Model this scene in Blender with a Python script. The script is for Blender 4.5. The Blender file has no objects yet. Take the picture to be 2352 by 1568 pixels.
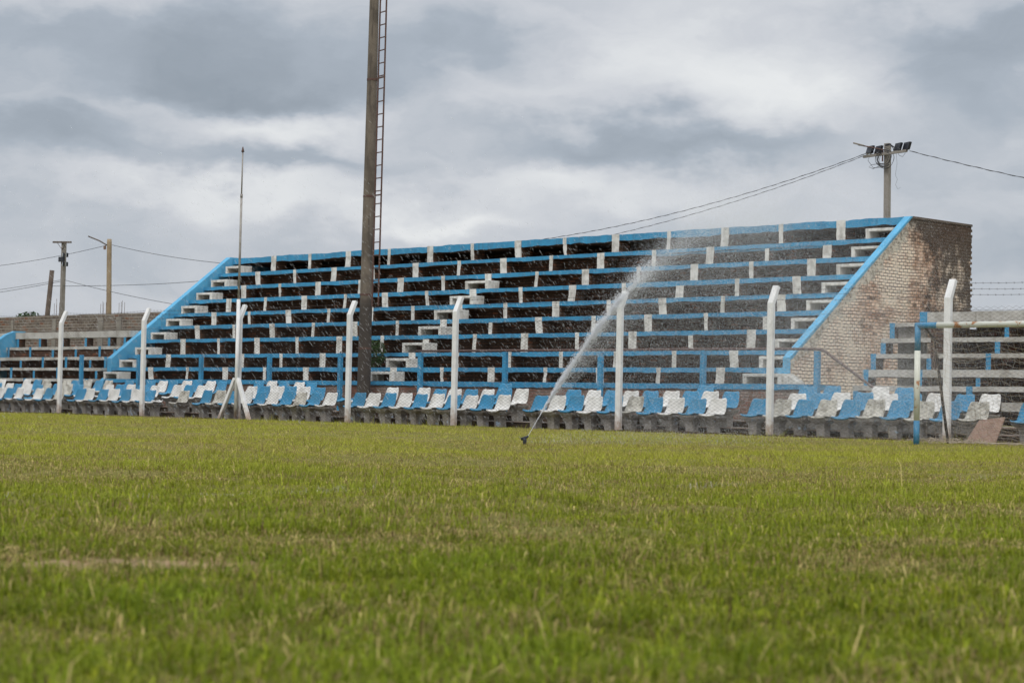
import bpy, math, random
import numpy as np
from mathutils import Vector, Matrix
R = math.radians
rng = np.random.default_rng(7)
random.seed(7)
scene = bpy.context.scene
col = scene.collection

# ------------------------------------------------------------------ camera
CA, CP, CR, CH = 0.786325, 0.0324679, 0.0200902, 0.51759
Fv = Vector((-math.sin(CA) * math.cos(CP), math.cos(CA) * math.cos(CP), math.sin(CP)))
R0 = Vector((math.cos(CA), math.sin(CA), 0)); U0 = R0.cross(Fv)
Rv = math.cos(CR) * R0 + math.sin(CR) * U0
Uv = -math.sin(CR) * R0 + math.cos(CR) * U0
cam_d = bpy.data.cameras.new('camera'); cam = bpy.data.objects.new('camera', cam_d); col.objects.link(cam)
cam_d.sensor_width = 36; cam_d.lens = 70.0; cam_d.clip_start = .05; cam_d.clip_end = 3000
cam.matrix_world = Matrix(((Rv.x, Uv.x, -Fv.x, 0), (Rv.y, Uv.y, -Fv.y, 0), (Rv.z, Uv.z, -Fv.z, CH), (0, 0, 0, 1)))
cam_d.dof.use_dof = True; cam_d.dof.focus_distance = 36; cam_d.dof.aperture_fstop = 6.0
scene.camera = cam
FX = -math.sin(CA); FY = math.cos(CA)      # horizontal view direction

def px_of(x, y, z):                         # picture position, used only to word the labels
    d = Vector((x, y, z - CH)); w = d.dot(Fv)
    return 1176 + 4573 * d.dot(Rv) / w

# ------------------------------------------------------------------ view
scene.view_settings.view_transform = 'Standard'; scene.view_settings.look = 'None'
scene.view_settings.gamma = 1; scene.view_settings.exposure = 0.0
scene.cycles.max_bounces = 5; scene.cycles.transparent_max_bounces = 12

# ------------------------------------------------------------------ node helper
class NT:
    def __init__(s, tree): s.t = tree; s.n = tree.nodes; s.l = tree.links
    def new(s, kind, **kw):
        n = s.n.new(kind)
        for k, v in kw.items(): setattr(n, k, v)
        return n
    def put(s, sock, v):
        if isinstance(v, bpy.types.NodeSocket): s.l.new(v, sock)
        elif v is not None: sock.default_value = v
    def math(s, op, a, b=None, c=None, clamp=False):
        n = s.new('ShaderNodeMath', operation=op, use_clamp=clamp)
        s.put(n.inputs[0], a); s.put(n.inputs[1], b); s.put(n.inputs[2], c)
        return n.outputs[0]
    def mix(s, f, a, b, mode='MIX'):
        n = s.new('ShaderNodeMix', data_type='RGBA', blend_type=mode)
        s.put(n.inputs[0], f)
        s.put(n.inputs[6], a if isinstance(a, bpy.types.NodeSocket) else (*a, 1)[:4])
        s.put(n.inputs[7], b if isinstance(b, bpy.types.NodeSocket) else (*b, 1)[:4])
        return n.outputs[2]
    def noise(s, vec, scale, detail=4, rough=.55, dist=0):
        n = s.new('ShaderNodeTexNoise'); s.put(n.inputs['Vector'], vec)
        n.inputs['Scale'].default_value = scale; n.inputs['Detail'].default_value = detail
        n.inputs['Roughness'].default_value = rough; n.inputs['Distortion'].default_value = dist
        return n.outputs['Fac']
    def ramp(s, f, lo, hi):
        n = s.new('ShaderNodeMapRange'); n.interpolation_type = 'SMOOTHSTEP'
        s.put(n.inputs[0], f); n.inputs[1].default_value = lo; n.inputs[2].default_value = hi
        return n.outputs[0]
    def xyz(s, x, y, z):
        n = s.new('ShaderNodeCombineXYZ'); s.put(n.inputs[0], x); s.put(n.inputs[1], y); s.put(n.inputs[2], z)
        return n.outputs[0]

# ------------------------------------------------------------------ sky
SUN_AZ, SUN_EL = R(150), R(52)             # compass style: from +X / -Y, behind the right shoulder
world = bpy.data.worlds.new('World'); scene.world = world; world.use_nodes = True
w = NT(world.node_tree); w.n.clear()
tc = w.new('ShaderNodeTexCoord')
sep = w.new('ShaderNodeSeparateXYZ'); w.l.new(tc.outputs['Generated'], sep.inputs[0])
X, Y, Z = sep.outputs
# bearing from the pitch diagonal (degrees) and height above the horizon (degrees)
fwd = w.math('ADD', w.math('MULTIPLY', X, FX), w.math('MULTIPLY', Y, FY))
rgt = w.math('ADD', w.math('MULTIPLY', X, FY), w.math('MULTIPLY', Y, -FX))
az = w.math('MULTIPLY', w.math('ARCTAN2', rgt, fwd), 57.2958)
el = w.math('MULTIPLY', w.math('ARCSINE', Z), 57.2958)
vec = w.xyz(w.math('MULTIPLY', az, .22), w.math('MULTIPLY', el, .42), 3.7)
warp1 = w.noise(vec, 1.2, 5, .55)
vec2 = w.xyz(w.math('MULTIPLY', az, .22), w.math('MULTIPLY', el, .42), 9.1)
warp2 = w.noise(vec2, 1.2, 5, .55)
azw = w.math('ADD', az, w.math('MULTIPLY', w.math('SUBTRACT', warp1, .5), 6.0))
elw = w.math('ADD', el, w.math('MULTIPLY', w.math('SUBTRACT', warp2, .5), 3.6))
def P(x, y): return ((x - 1176) / 4573 * 57.3, (932 + .02 * (x - 1176) - y) / 4573 * 57.3)
blobs = [  # (x, y, half-width, half-height, amount) of cloud masses, turned into bearings and heights
    (380, 120, 560, 100, -.20), (140, 330, 330, 60, -.19), (650, 215, 250, 40, -.17), (1050, 130, 170, 50, -.10),
    (600, 310, 210, 42, .22), (330, 262, 250, 22, .07), (700, 385, 240, 26, -.12), (200, 470, 300, 25, -.06),
    (520, 450, 330, 34, .17), (950, 500, 200, 26, .19), (150, 20, 300, 40, .12), (1250, 40, 260, 45, .05),
    (1620, 110, 260, 90, .14), (1850, 235, 190, 70, .17), (1560, 180, 260, 60, .08), (1350, 310, 330, 45, -.17),
    (1700, 350, 230, 36, -.17), (2200, 110, 230, 75, -.20), (2230, 260, 200, 70, -.13), (1120, 230, 160, 60, .04),
    (1250, 400, 320, 40, .10), (1480, 450, 300, 34, .09), (2250, 400, 260, 60, -.06), (2000, 20, 320, 26, .05),
    (350, 590, 420, 50, -.03), (2330, 600, 160, 60, -.12)]
tot = None
for bx, by, sx, sy, am in blobs:
    a0, e0 = P(bx, by); ka = 57.3 / 4573
    da = w.math('DIVIDE', w.math('SUBTRACT', azw, a0), sx * ka)
    de = w.math('DIVIDE', w.math('SUBTRACT', elw, e0), sy * ka * 1.15)
    q = w.math('ADD', w.math('MULTIPLY', da, da), w.math('MULTIPLY', de, de))
    g = w.math('MULTIPLY', w.math('EXPONENT', w.math('MULTIPLY', q, -1)), am * 1.5)
    tot = g if tot is None else w.math('ADD', tot, g)
fine = w.noise(w.xyz(w.math('MULTIPLY', azw, .24), w.math('MULTIPLY', elw, .46), 1.3), 1.0, 8, .55, .35)
big = w.noise(w.xyz(w.math('MULTIPLY', az, .05), w.math('MULTIPLY', el, .12), 5.5), 1.0, 4, .5)
v = w.math('ADD', w.math('ADD', tot, .53), w.math('MULTIPLY', w.math('SUBTRACT', fine, .5), .40))
v = w.math('ADD', v, w.math('MULTIPLY', w.math('SUBTRACT', big, .5), .2))
v = w.math('ADD', v, 0, clamp=True)
cr = w.new('ShaderNodeValToRGB'); w.l.new(v, cr.inputs[0])
e = cr.color_ramp.elements
e[0].position = 0.12; e[0].color = (.30, .345, .40, 1)
e[1].position = .88; e[1].color = (.86, .875, .88, 1)
m_ = e.new(.38); m_.color = (.42, .47, .535, 1)
m_ = e.new(.58); m_.color = (.62, .645, .69, 1)
# an overcast sky grows brighter towards the zenith
lift = w.math('ADD', 1.0, w.math('MULTIPLY', w.ramp(el, 13, 60), 1.5))
cloud = w.new('ShaderNodeBackground'); w.put(cloud.inputs[0], cr.outputs[0]); w.put(cloud.inputs[1], lift)
sky = w.new('ShaderNodeTexSky', sky_type='NISHITA', sun_disc=False)
sky.sun_elevation = SUN_EL; sky.sun_rotation = SUN_AZ; sky.air_density = 1; sky.dust_density = 3
clear = w.new('ShaderNodeBackground'); w.l.new(sky.outputs[0], clear.inputs[0]); clear.inputs[1].default_value = .08
ms = w.new('ShaderNodeMixShader'); ms.inputs[0].default_value = .93
w.l.new(clear.outputs[0], ms.inputs[1]); w.l.new(cloud.outputs[0], ms.inputs[2])
wo = w.new('ShaderNodeOutputWorld'); w.l.new(ms.outputs[0], wo.inputs[0])

sun_d = bpy.data.lights.new('sun', 'SUN'); sun = bpy.data.objects.new('sun', sun_d); col.objects.link(sun)
sun_d.energy = 1.5; sun_d.angle = R(16); sun_d.color = (1, .97, .92)
sd = Vector((math.sin(SUN_AZ) * math.cos(SUN_EL), math.cos(SUN_AZ) * math.cos(SUN_EL), math.sin(SUN_EL)))
sun.rotation_euler = sd.to_track_quat('Z', 'Y').to_euler(); sun.location = (0, 0, 40)

# ------------------------------------------------------------------ materials
def material(name, base, dark=None, amount=.5, scale=3., rough=.85, bump=.0, bscale=40., chips=None, chip_at=.66, chip_scale=9.,
             streak=None, spec=.3, foot=None):
    m = bpy.data.materials.new(name); m.use_nodes = True; t = NT(m.node_tree)
    b = t.n['Principled BSDF']; b.inputs['Roughness'].default_value = rough
    b.inputs['Specular IOR Level'].default_value = spec
    geo = t.new('ShaderNodeNewGeometry'); pos = geo.outputs['Position']
    c = (*base, 1)
    if dark:
        f = t.math('MULTIPLY', t.ramp(t.noise(pos, scale, 6, .62, .3), .38, .68), amount)
        c = t.mix(f, base, dark)
    if streak:                              # rain-washed grime running down the surface
        mp = t.new('ShaderNodeMapping'); mp.inputs['Scale'].default_value = (6, 6, .7); t.l.new(pos, mp.inputs[0])
        f = t.math('MULTIPLY', t.ramp(t.noise(mp.outputs[0], 1.6, 5, .6), .5, .75), streak[1])
        c = t.mix(f, c, streak[0])
    if chips:
        f = t.ramp(t.noise(pos, chip_scale, 8, .7, .2), chip_at, chip_at + .03)
        c = t.mix(f, c, chips)
    if foot:                                # splashed earth at the post feet; on the mast, darker towards the bottom
        sz = t.new('ShaderNodeSeparateXYZ'); t.l.new(pos, sz.inputs[0])
        f = t.math('MULTIPLY', t.ramp(t.math('SUBTRACT', t.math('ADD', t.math('MULTIPLY', t.noise(pos, 9 if len(foot) < 3 else 2.5, 5), .8), foot[2] if len(foot) > 2 else 0), sz.outputs[2]), -.12, .36), foot[1])
        c = t.mix(f, c, foot[0])
    t.put(b.inputs['Base Color'], c)
    if bump:
        bp = t.new('ShaderNodeBump'); bp.inputs['Strength'].default_value = bump; bp.inputs['Distance'].default_value = .01
        t.put(bp.inputs['Height'], t.noise(pos, bscale, 5, .6)); t.l.new(bp.outputs[0], b.inputs['Normal'])
    return m

def brick(name, axis, c1, c2, mortar, bw=.17, bh=.07, wash=None, soot=None, msize=.012, bump=.9):
    m = bpy.data.materials.new(name); m.use_nodes = True; t = NT(m.node_tree)
    b = t.n['Principled BSDF']; b.inputs['Roughness'].default_value = .95; b.inputs['Specular IOR Level'].default_value = .15
    geo = t.new('ShaderNodeNewGeometry'); sp = t.new('ShaderNodeSeparateXYZ'); t.l.new(geo.outputs['Position'], sp.inputs[0])
    pos = geo.outputs['Position']
    wob = t.math('MULTIPLY', t.math('SUBTRACT', t.noise(pos, 6, 3), .5), .035)
    wob2 = t.math('MULTIPLY', t.math('SUBTRACT', t.noise(pos, .9, 2), .5), .07)
    u = t.math('ADD', sp.outputs[axis], wob); vv = t.math('ADD', t.math('ADD', sp.outputs[2], wob), wob2)
    bt = t.new('ShaderNodeTexBrick'); t.put(bt.inputs['Vector'], t.xyz(u, vv, 0))
    bt.inputs['Color1'].default_value = (0, 0, 0, 1); bt.inputs['Color2'].default_value = (1, 1, 1, 1)
    bt.inputs['Mortar'].default_value = (.5, .5, .5, 1)
    for k, x in (('Scale', 1), ('Mortar Size', msize), ('Mortar Smooth', .35), ('Bias', 0), ('Brick Width', bw), ('Row Height', bh)):
        bt.inputs[k].default_value = x
    r = t.new('ShaderNodeSeparateColor'); t.l.new(bt.outputs['Color'], r.inputs[0])
    c = t.mix(r.outputs[0], c1, c2)
    c = t.mix(t.math('MULTIPLY', t.ramp(r.outputs[0], .90, .93), .8), c, (.19, .075, .04))     # a few raw red bricks
    c = t.mix(t.math('MULTIPLY', t.ramp(t.math('SUBTRACT', .075, r.outputs[0]), 0, .02), .75), c, (.09, .065, .05))
    c = t.mix(t.math('MULTIPLY', t.ramp(t.noise(pos, 9, 6, .7), .42, .68), .6), c, (.15, .09, .06))
    if wash:
        wn = t.noise(pos, .9, 7, .62)
        if len(wash) > 2: wn = t.math('ADD', wn, wash[2](t, sp))
        f = t.math('MULTIPLY', t.ramp(wn, .44, .62), wash[1])
        c = t.mix(f, c, wash[0])
    jf = bt.outputs['Fac']
    if wash: jf = t.math('MULTIPLY', jf, t.math('SUBTRACT', 1, t.math('MULTIPLY', t.ramp(t.noise(pos, 2.6, 8, .7), .52, .62), .7)))   # slurry fills some joints
    c = t.mix(jf, c, mortar)
    if wash and len(wash) > 3:                # solid render patches that also cover the joints
        f = t.ramp(t.math('ADD', t.noise(pos, 1.8, 9, .72), wash[3](t, sp)), .58, .66)
        dk = t.ramp(t.math('ADD', t.math('MULTIPLY', t.noise(pos, 7, 7, .7), .6), t.math('MULTIPLY', t.noise(pos, 38, 4, .6), .4)), .46, .60)
        c = t.mix(t.math('MULTIPLY', f, .9), c, t.mix(dk, (.66, .60, .50), (.17, .14, .105)))
    if soot:
        f = t.math('MULTIPLY', t.ramp(t.math('ADD', t.noise(pos, 1.6, 9, .72), soot[2](t, sp)), .50, .70), soot[1])
        c = t.mix(f, c, soot[0])
    t.put(b.inputs['Base Color'], c)
    bp = t.new('ShaderNodeBump'); bp.inputs['Strength'].default_value = bump; bp.inputs['Distance'].default_value = .02
    hh = t.math('ADD', t.math('SUBTRACT', 1, bt.outputs['Fac']), t.math('MULTIPLY', t.noise(pos, 30, 4), .5))
    t.put(bp.inputs['Height'], hh); t.l.new(bp.outputs[0], b.inputs['Normal'])
    return m

BLUE = (.048, .275, .475)
M = {}
M['blue'] = material('blue_paint', BLUE, (.045, .195, .34), .75, 3.0, .7, .3, 25, (.36, .37, .36), .665, 9, streak=((.07, .10, .13), .50))
M['blue_lit'] = material('lit_blue_paint', (.10, .37, .58), (.06, .26, .43), .7, 2.2, .7, .25, 25, (.40, .42, .42), .69, 11, streak=((.10, .20, .28), .45))  # lighter copy of the blue: top light on the coping put into colour
M['blue_seat'] = material('blue_seat_paint', (.036, .25, .44), (.06, .19, .28), .55, 3.2, .45, .12, 30, (.38, .42, .44), .735, 13, spec=.45)
M['white'] = material('white_paint', (.69, .68, .64), (.36, .34, .30), .75, 4.5, .85, .35, 30, (.20, .17, .14), .635, 8, streak=((.26, .23, .19), .6))
M['white_post'] = material('white_post_paint', (.76, .75, .74), (.60, .59, .57), .7, 3, .7, .2, 40, (.40, .37, .33), .69, 22, streak=((.50, .47, .43), .5), foot=((.30, .20, .13), .8))
M['white_seat'] = material('white_seat_paint', (.76, .74, .70), (.40, .37, .32), .6, 4.0, .5, .15, 30, (.13, .12, .10), .70, 13, spec=.4)
M['grimy_seat'] = material('grimy_white_seat_paint', (.60, .57, .50), (.20, .18, .14), .8, 6.0, .7, .2, 30, (.07, .07, .05), .60, 16)
M['concrete'] = material('concrete', (.30, .28, .25), (.14, .125, .105), .7, 4, .95, .5, 35, (.42, .43, .43), .70, 6)
M['concrete_blue'] = material('blue_splashed_concrete', (.35, .32, .285), (.15, .13, .105), .75, 3, .95, .4, 30, (.34, .42, .50), .60, 4)
M['slab_top'] = material('slab_concrete', (.33, .31, .28), (.17, .16, .14), .6, 2, .95, .3, 30)
M['slab_white'] = material('white_washed_slab', (.52, .50, .46), (.27, .25, .21), .75, 2.2, .9, .4, 28, (.16, .14, .12), .66, 6, streak=((.20, .18, .15), .5))
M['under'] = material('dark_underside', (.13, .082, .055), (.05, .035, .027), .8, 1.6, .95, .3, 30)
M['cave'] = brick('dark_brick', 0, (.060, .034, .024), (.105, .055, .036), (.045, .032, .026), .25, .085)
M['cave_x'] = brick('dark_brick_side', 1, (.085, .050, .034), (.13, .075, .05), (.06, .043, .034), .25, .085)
M['front_brick'] = brick('reddish_brick', 0, (.15, .060, .040), (.25, .105, .075), (.16, .135, .115), .25, .075,
                         wash=((.33, .29, .25), .55, lambda t, s: t.math('MULTIPLY', t.ramp(s.outputs[0], -33, -28), .12)))
def end_soot(t, s):     # the top and the far edge are blackened
    a = t.math('MULTIPLY', t.ramp(s.outputs[2], 4.4, 5.5), .28)
    b = t.math('MULTIPLY', t.ramp(s.outputs[1], 41.8, 43.4), .30)
    return t.math('SUBTRACT', t.math('ADD', a, b), .13)
def end_plaster(t, s):  # old render hugs the sloped edge
    line = t.math('ADD', 1.78, t.math('MULTIPLY', t.math('SUBTRACT', s.outputs[1], 37.2), .757))
    d = t.math('SUBTRACT', line, s.outputs[2])
    return t.math('SUBTRACT', t.math('MULTIPLY', t.ramp(t.math('SUBTRACT', 1.0, d), 0, 1.0), .36), .13)
M['end_brick'] = brick('limewashed_brick', 1, (.46, .25, .16), (.90, .66, .50), (.17, .115, .075), .17, .078,
                       wash=((.93, .80, .66), .85, lambda t, s: t.math('MULTIPLY', t.ramp(t.math('SUBTRACT', 42, s.outputs[1]), 0, 4), .10), end_plaster),
                       soot=((.055, .040, .032), .9, end_soot), msize=.011)
M['end_side'] = brick('sooty_brick', 0, (.20, .12, .085), (.32, .20, .14), (.09, .07, .055), .25, .07)
M['grey_brick'] = brick('weathered_grey_brick', 0, (.085, .072, .062), (.19, .155, .135), (.30, .27, .23), .30, .115,
                        wash=((.23, .20, .17), .5), msize=.016, bump=.5)
M['mast'] = material('weathered_concrete_mast', (.175, .145, .115), (.085, .07, .056), .8, 1.5, .95, .3, 30, streak=((.055, .046, .04), .8), foot=((.045, .038, .034), .8, 3.1))
M['pole'] = material('grey_concrete_pole', (.27, .245, .215), (.16, .145, .125), .6, 2, .95, .2)
M['wood'] = material('pale_timber', (.34, .26, .17), (.20, .15, .10), .6, 3, .9, .2)
M['dark_wood'] = material('weathered_timber', (.13, .10, .08), (.07, .055, .045), .6, 3, .9, .2)
M['rust'] = material('rusty_brown_steel', (.115, .065, .052), (.07, .038, .03), .6, 8, .75, .2)
M['rail'] = material('brown_painted_pipe', (.12, .072, .062), (.08, .046, .04), .6, 5, .6, .1)
M['dark_pipe'] = material('dark_rusted_pipe', (.055, .036, .036), (.035, .024, .022), .6, 6, .6)
M['wire'] = material('dull_galvanised_wire', (.06, .052, .05), (.05, .032, .027), .6, 8, .6)
M['cable'] = material('black_cable', (.05, .05, .055), rough=.6)
M['black'] = material('black_housing', (.016, .018, .026), rough=.45, spec=.5)
M['lampglass'] = material('pale_lamp_glass', (.42, .46, .48), rough=.25, spec=.6)
M['goal_white'] = material('rusting_white_goal_paint', (.66, .66, .58), (.50, .50, .42), .5, 4, .5, .1, 30, (.40, .17, .06), .575, 4)
M['goal_blue'] = material('blue_goal_paint', (.06, .22, .37), (.035, .14, .25), .5, 6, .5, .1, 30, (.45, .40, .34), .72, 10)
M['net'] = material('tan_cord', (.42, .35, .27), (.30, .24, .18), .5, 5, .95)
M['board'] = material('brown_chipboard', (.24, .155, .115), (.155, .10, .075), .7, 5, .9, .3, 40, (.10, .065, .05), .66, 30)
M['tan_edge'] = material('worn_step_edge', (.34, .25, .20), (.20, .15, .115), .7, 4, .95, .3)
M['soil'] = material('damp_soil', (.085, .060, .042), (.045, .034, .025), .7, 3, 1, .4)
M['white_pipe'] = material('grey_flag_pole_paint', (.34, .32, .29), (.20, .17, .15), .7, 5, .6, .1)
M['leaf'] = material('bush_leaves', (.04, .085, .018), (.02, .045, .012), .8, 6, .6)
M['stem'] = material('bush_stem', (.09, .07, .05), rough=.9)

# ------------------------------------------------------------------ mesh builder
class MB:
    def __init__(s): s.v = []; s.f = []; s.m = []
    def quad(s, a, b, c, d, mi=0):
        n = len(s.v); s.v += [a, b, c, d]; s.f.append((n, n + 1, n + 2, n + 3)); s.m.append(mi)
    def box(s, x0, x1, y0, y1, z0, z1, mi=0, mats=None):
        n = len(s.v)
        s.v += [(x0, y0, z0), (x1, y0, z0), (x1, y1, z0), (x0, y1, z0), (x0, y0, z1), (x1, y0, z1), (x1, y1, z1), (x0, y1, z1)]
        fs = [(0, 1, 5, 4), (1, 2, 6, 5), (2, 3, 7, 6), (3, 0, 4, 7), (4, 5, 6, 7), (3, 2, 1, 0)]   # front, right, back, left, top, bottom
        for i, f in enumerate(fs):
            s.f.append(tuple(n + k for k in f)); s.m.append(mats[i] if mats else mi)
    def rough_box(s, x0, x1, y0, y1, z0, z1, seg, jit, mats=(0,) * 6, jz=None):
        """a box cut along X whose front and lower edges wander a little, as hand-cast concrete does"""
        jz = jit if jz is None else jz
        k = max(2, int((x1 - x0) / seg)); n = len(s.v)
        lz = lt = ly = 0
        for i in range(k + 1):
            x = x0 + (x1 - x0) * i / k
            lz = .75 * lz + random.gauss(0, jit); lt = .8 * lt + random.gauss(0, jz); ly = .8 * ly + random.gauss(0, jit * .5)
            a = 0 if i in (0, k) else 1
            s.v += [(x, y0 + a * ly, z0 + lz), (x, y0 + a * ly, z1 + lt * .6), (x, y1, z1), (x, y1, z0)]
        for i in range(k):
            a = n + 4 * i; b = a + 4
            s.f += [(a, b, b + 1, a + 1), (a + 1, b + 1, b + 2, a + 2), (a + 2, b + 2, b + 3, a + 3), (a + 3, b + 3, b, a)]
            s.m += [mats[0], mats[4], mats[2], mats[5]]
        s.f += [(n, n + 1, n + 2, n + 3), (n + 4 * k + 3, n + 4 * k + 2, n + 4 * k + 1, n + 4 * k)]; s.m += [mats[3], mats[1]]
    def prism(s, pts, x0, x1, mi=0, side=None):     # polygon in (y, z), extruded along X
        n = len(s.v); k = len(pts)
        s.v += [(x0, y, z) for y, z in pts] + [(x1, y, z) for y, z in pts]
        s.f.append(tuple(range(n, n + k))); s.m.append(mi)
        s.f.append(tuple(reversed(range(n + k, n + 2 * k)))); s.m.append(mi)
        for i in range(k):
            j = (i + 1) % k
            s.f.append((n + i, n + k + i, n + k + j, n + j)); s.m.append(mi if side is None else side)
    def tube(s, pts, r, seg=8, mi=0, r2=None, cap=True):
        pts = [Vector(p) for p in pts]; n = len(s.v); k = len(pts)
        for i, p in enumerate(pts):
            d = (pts[min(i + 1, k - 1)] - pts[max(i - 1, 0)]).normalized()
            a = d.cross(Vector((0, 0, 1)) if abs(d.z) < .9 else Vector((1, 0, 0))).normalized(); b = d.cross(a)
            rr = r if r2 is None else r + (r2 - r) * i / (k - 1)
            for q in range(seg):
                t = 2 * math.pi * q / seg
                s.v.append(tuple(p + (a * math.cos(t) + b * math.sin(t)) * rr))
        for i in range(k - 1):
            for q in range(seg):
                u = (q + 1) % seg
                s.f.append((n + i * seg + q, n + i * seg + u, n + (i + 1) * seg + u, n + (i + 1) * seg + q)); s.m.append(mi)
        if cap:
            s.f.append(tuple(reversed(range(n, n + seg)))); s.m.append(mi)
            s.f.append(tuple(range(n + (k - 1) * seg, n + k * seg))); s.m.append(mi)
    def beam(s, a, b, hw, hd, side=Vector((1, 0, 0)), mi=0):     # square-section member between two points
        a = Vector(a); b = Vector(b); d = (b - a).normalized(); u = (side - d * side.dot(d)).normalized(); v = d.cross(u)
        n = len(s.v)
        for p in (a, b):
            for q, r in ((-1, -1), (1, -1), (1, 1), (-1, 1)): s.v.append(tuple(p + u * hw * q + v * hd * r))
        for f in ((0, 1, 5, 4), (1, 2, 6, 5), (2, 3, 7, 6), (3, 0, 4, 7), (4, 5, 6, 7), (3, 2, 1, 0)):
            s.f.append(tuple(n + k for k in f)); s.m.append(mi)
    def mesh(s, name, mats, smooth=False, origin=(0, 0, 0)):
        me = bpy.data.meshes.new(name)
        o = origin
        me.from_pydata([(x - o[0], y - o[1], z - o[2]) for x, y, z in s.v], [], s.f)
        for m in (mats if isinstance(mats, (list, tuple)) else [mats]): me.materials.append(m)
        me.polygons.foreach_set('material_index', s.m)
        if smooth: me.polygons.foreach_set('use_smooth', [True] * len(s.f))
        me.update(); return me

def np_mesh(name, V, Fq, mat, origin=(0, 0, 0), colors=None):
    me = bpy.data.meshes.new(name); V = V - np.array(origin); n = Fq.shape[1]
    me.vertices.add(len(V)); me.vertices.foreach_set('co', V.astype(np.float32).ravel())
    me.loops.add(Fq.size); me.loops.foreach_set('vertex_index', Fq.astype(np.int32).ravel())
    me.polygons.add(len(Fq)); me.polygons.foreach_set('loop_start', np.arange(0, Fq.size, n, dtype=np.int32))
    me.polygons.foreach_set('loop_total', np.full(len(Fq), n, dtype=np.int32))
    if colors is not None:
        at = me.color_attributes.new('tone', 'FLOAT_COLOR', 'POINT'); at.data.foreach_set('color', colors.astype(np.float32).ravel())
    me.materials.append(mat); me.update(calc_edges=True); me.validate(); return me
def link(name, me, parent=None, loc=(0, 0, 0), bevel=0):
    o = bpy.data.objects.new(name, me); col.objects.link(o); o.location = loc
    if parent is not None: o.parent = parent
    if bevel:
        b = o.modifiers.new('bevel', 'BEVEL'); b.width = bevel; b.segments = 2; b.limit_method = 'ANGLE'
    return o
def tag(o, label=None, cat=None, group=None, kind=None):
    if label: o['label'] = label
    if cat: o['category'] = cat
    if group: o['group'] = group
    if kind: o['kind'] = kind
    return o
def thing(name, label, cat, loc=(0, 0, 0), group=None):
    o = bpy.data.objects.new(name, None); col.objects.link(o); o.location = loc; o.empty_display_size = .3
    return tag(o, label, cat, group)
def part(name, mb, mats, root, smooth=False, bevel=0, parent=None):
    """geometry given in world coordinates, stored relative to its thing's base; parent = a part for sub-parts"""
    o = root.location
    return link(name, mb.mesh(name, mats, smooth, tuple(o)), parent if parent is not None else root, bevel=bevel)

# ------------------------------------------------------------------ layout (metres; X along the stand, Y away from the pitch)
YF = 33.4066                                   # line of the fence
YB, RUN, Z0, RISE = 36.6, .6067, 1.06, .479     # big stand: front edge, tread, first slab top, riser
XL, XR = -56.0, -28.1
def zt(i): return Z0 + RISE * i + (.085, 0, -.045, 0, -.01, -.03, -.025, -.02, 0, .09)[i]
def yt(i): return YB + RUN * i

# ------------------------------------------------------------------ ground
PATCH = [(-5.14, 3.22, .13, .15), (-5.05, 3.60, .30, .13), (-5.9, 2.9, .2, .1)]
def grassy(name, a, b, c, d):
    m = bpy.data.materials.new(name); m.use_nodes = True; t = NT(m.node_tree)
    bs = t.n['Principled BSDF']; bs.inputs['Roughness'].default_value = 1; bs.inputs['Specular IOR Level'].default_value = .1
    geo = t.new('ShaderNodeNewGeometry'); pos = geo.outputs['Position']
    cc = t.mix(t.ramp(t.noise(pos, .35, 6, .6), .35, .65), a, b)
    cc = t.mix(t.ramp(t.noise(pos, 2.2, 7, .7), .4, .65), cc, c)
    cc = t.mix(t.math('MULTIPLY', t.ramp(t.noise(pos, 25, 6, .75), .4, .65), .7), cc, d)
    sp = t.new('ShaderNodeSeparateXYZ'); t.l.new(pos, sp.inputs[0])
    for cx, cy, ra, rb in PATCH:                # worn sandy spots
        dx = t.math('SUBTRACT', sp.outputs[0], cx); dy = t.math('SUBTRACT', sp.outputs[1], cy)
        u = t.math('DIVIDE', t.math('ADD', dx, dy), ra / .707); vv = t.math('DIVIDE', t.math('SUBTRACT', dy, dx), rb / .707)
        q = t.math('ADD', t.math('MULTIPLY', u, u), t.math('MULTIPLY', vv, vv))
        q = t.math('ADD', q, t.math('MULTIPLY', t.math('SUBTRACT', t.noise(pos, 11, 7, .75), .5), 4.5))
        cc = t.mix(t.ramp(t.math('SUBTRACT', 1.2, q), 0, .8), cc, t.mix(t.noise(pos, 40, 5), (.50, .35, .20), (.24, .17, .10)))
    t.put(bs.inputs['Base Color'], cc)
    bp = t.new('ShaderNodeBump'); bp.inputs['Strength'].default_value = .8; bp.inputs['Distance'].default_value = .03
    t.put(bp.inputs['Height'], t.noise(pos, 30, 6, .7)); t.l.new(bp.outputs[0], bs.inputs['Normal'])
    return m
M['ground'] = grassy('thatch_ground', (.19, .19, .04), (.25, .21, .07), (.15, .15, .03), (.12, .095, .035))
def smooth_noise(x, y, s, seed):
    r = np.random.default_rng(seed); T = r.random((256, 256)); xx = x * s + 1000; yy = y * s + 1000
    ix = np.floor(xx).astype(int); iy = np.floor(yy).astype(int); fx = xx - ix; fy = yy - iy; fx = fx * fx * (3 - 2 * fx); fy = fy * fy * (3 - 2 * fy)
    g_ = lambda a, b: T[a % 256, b % 256]
    return (g_(ix, iy) * (1 - fx) + g_(ix + 1, iy) * fx) * (1 - fy) + (g_(ix, iy + 1) * (1 - fx) + g_(ix + 1, iy + 1) * fx) * fy
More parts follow.
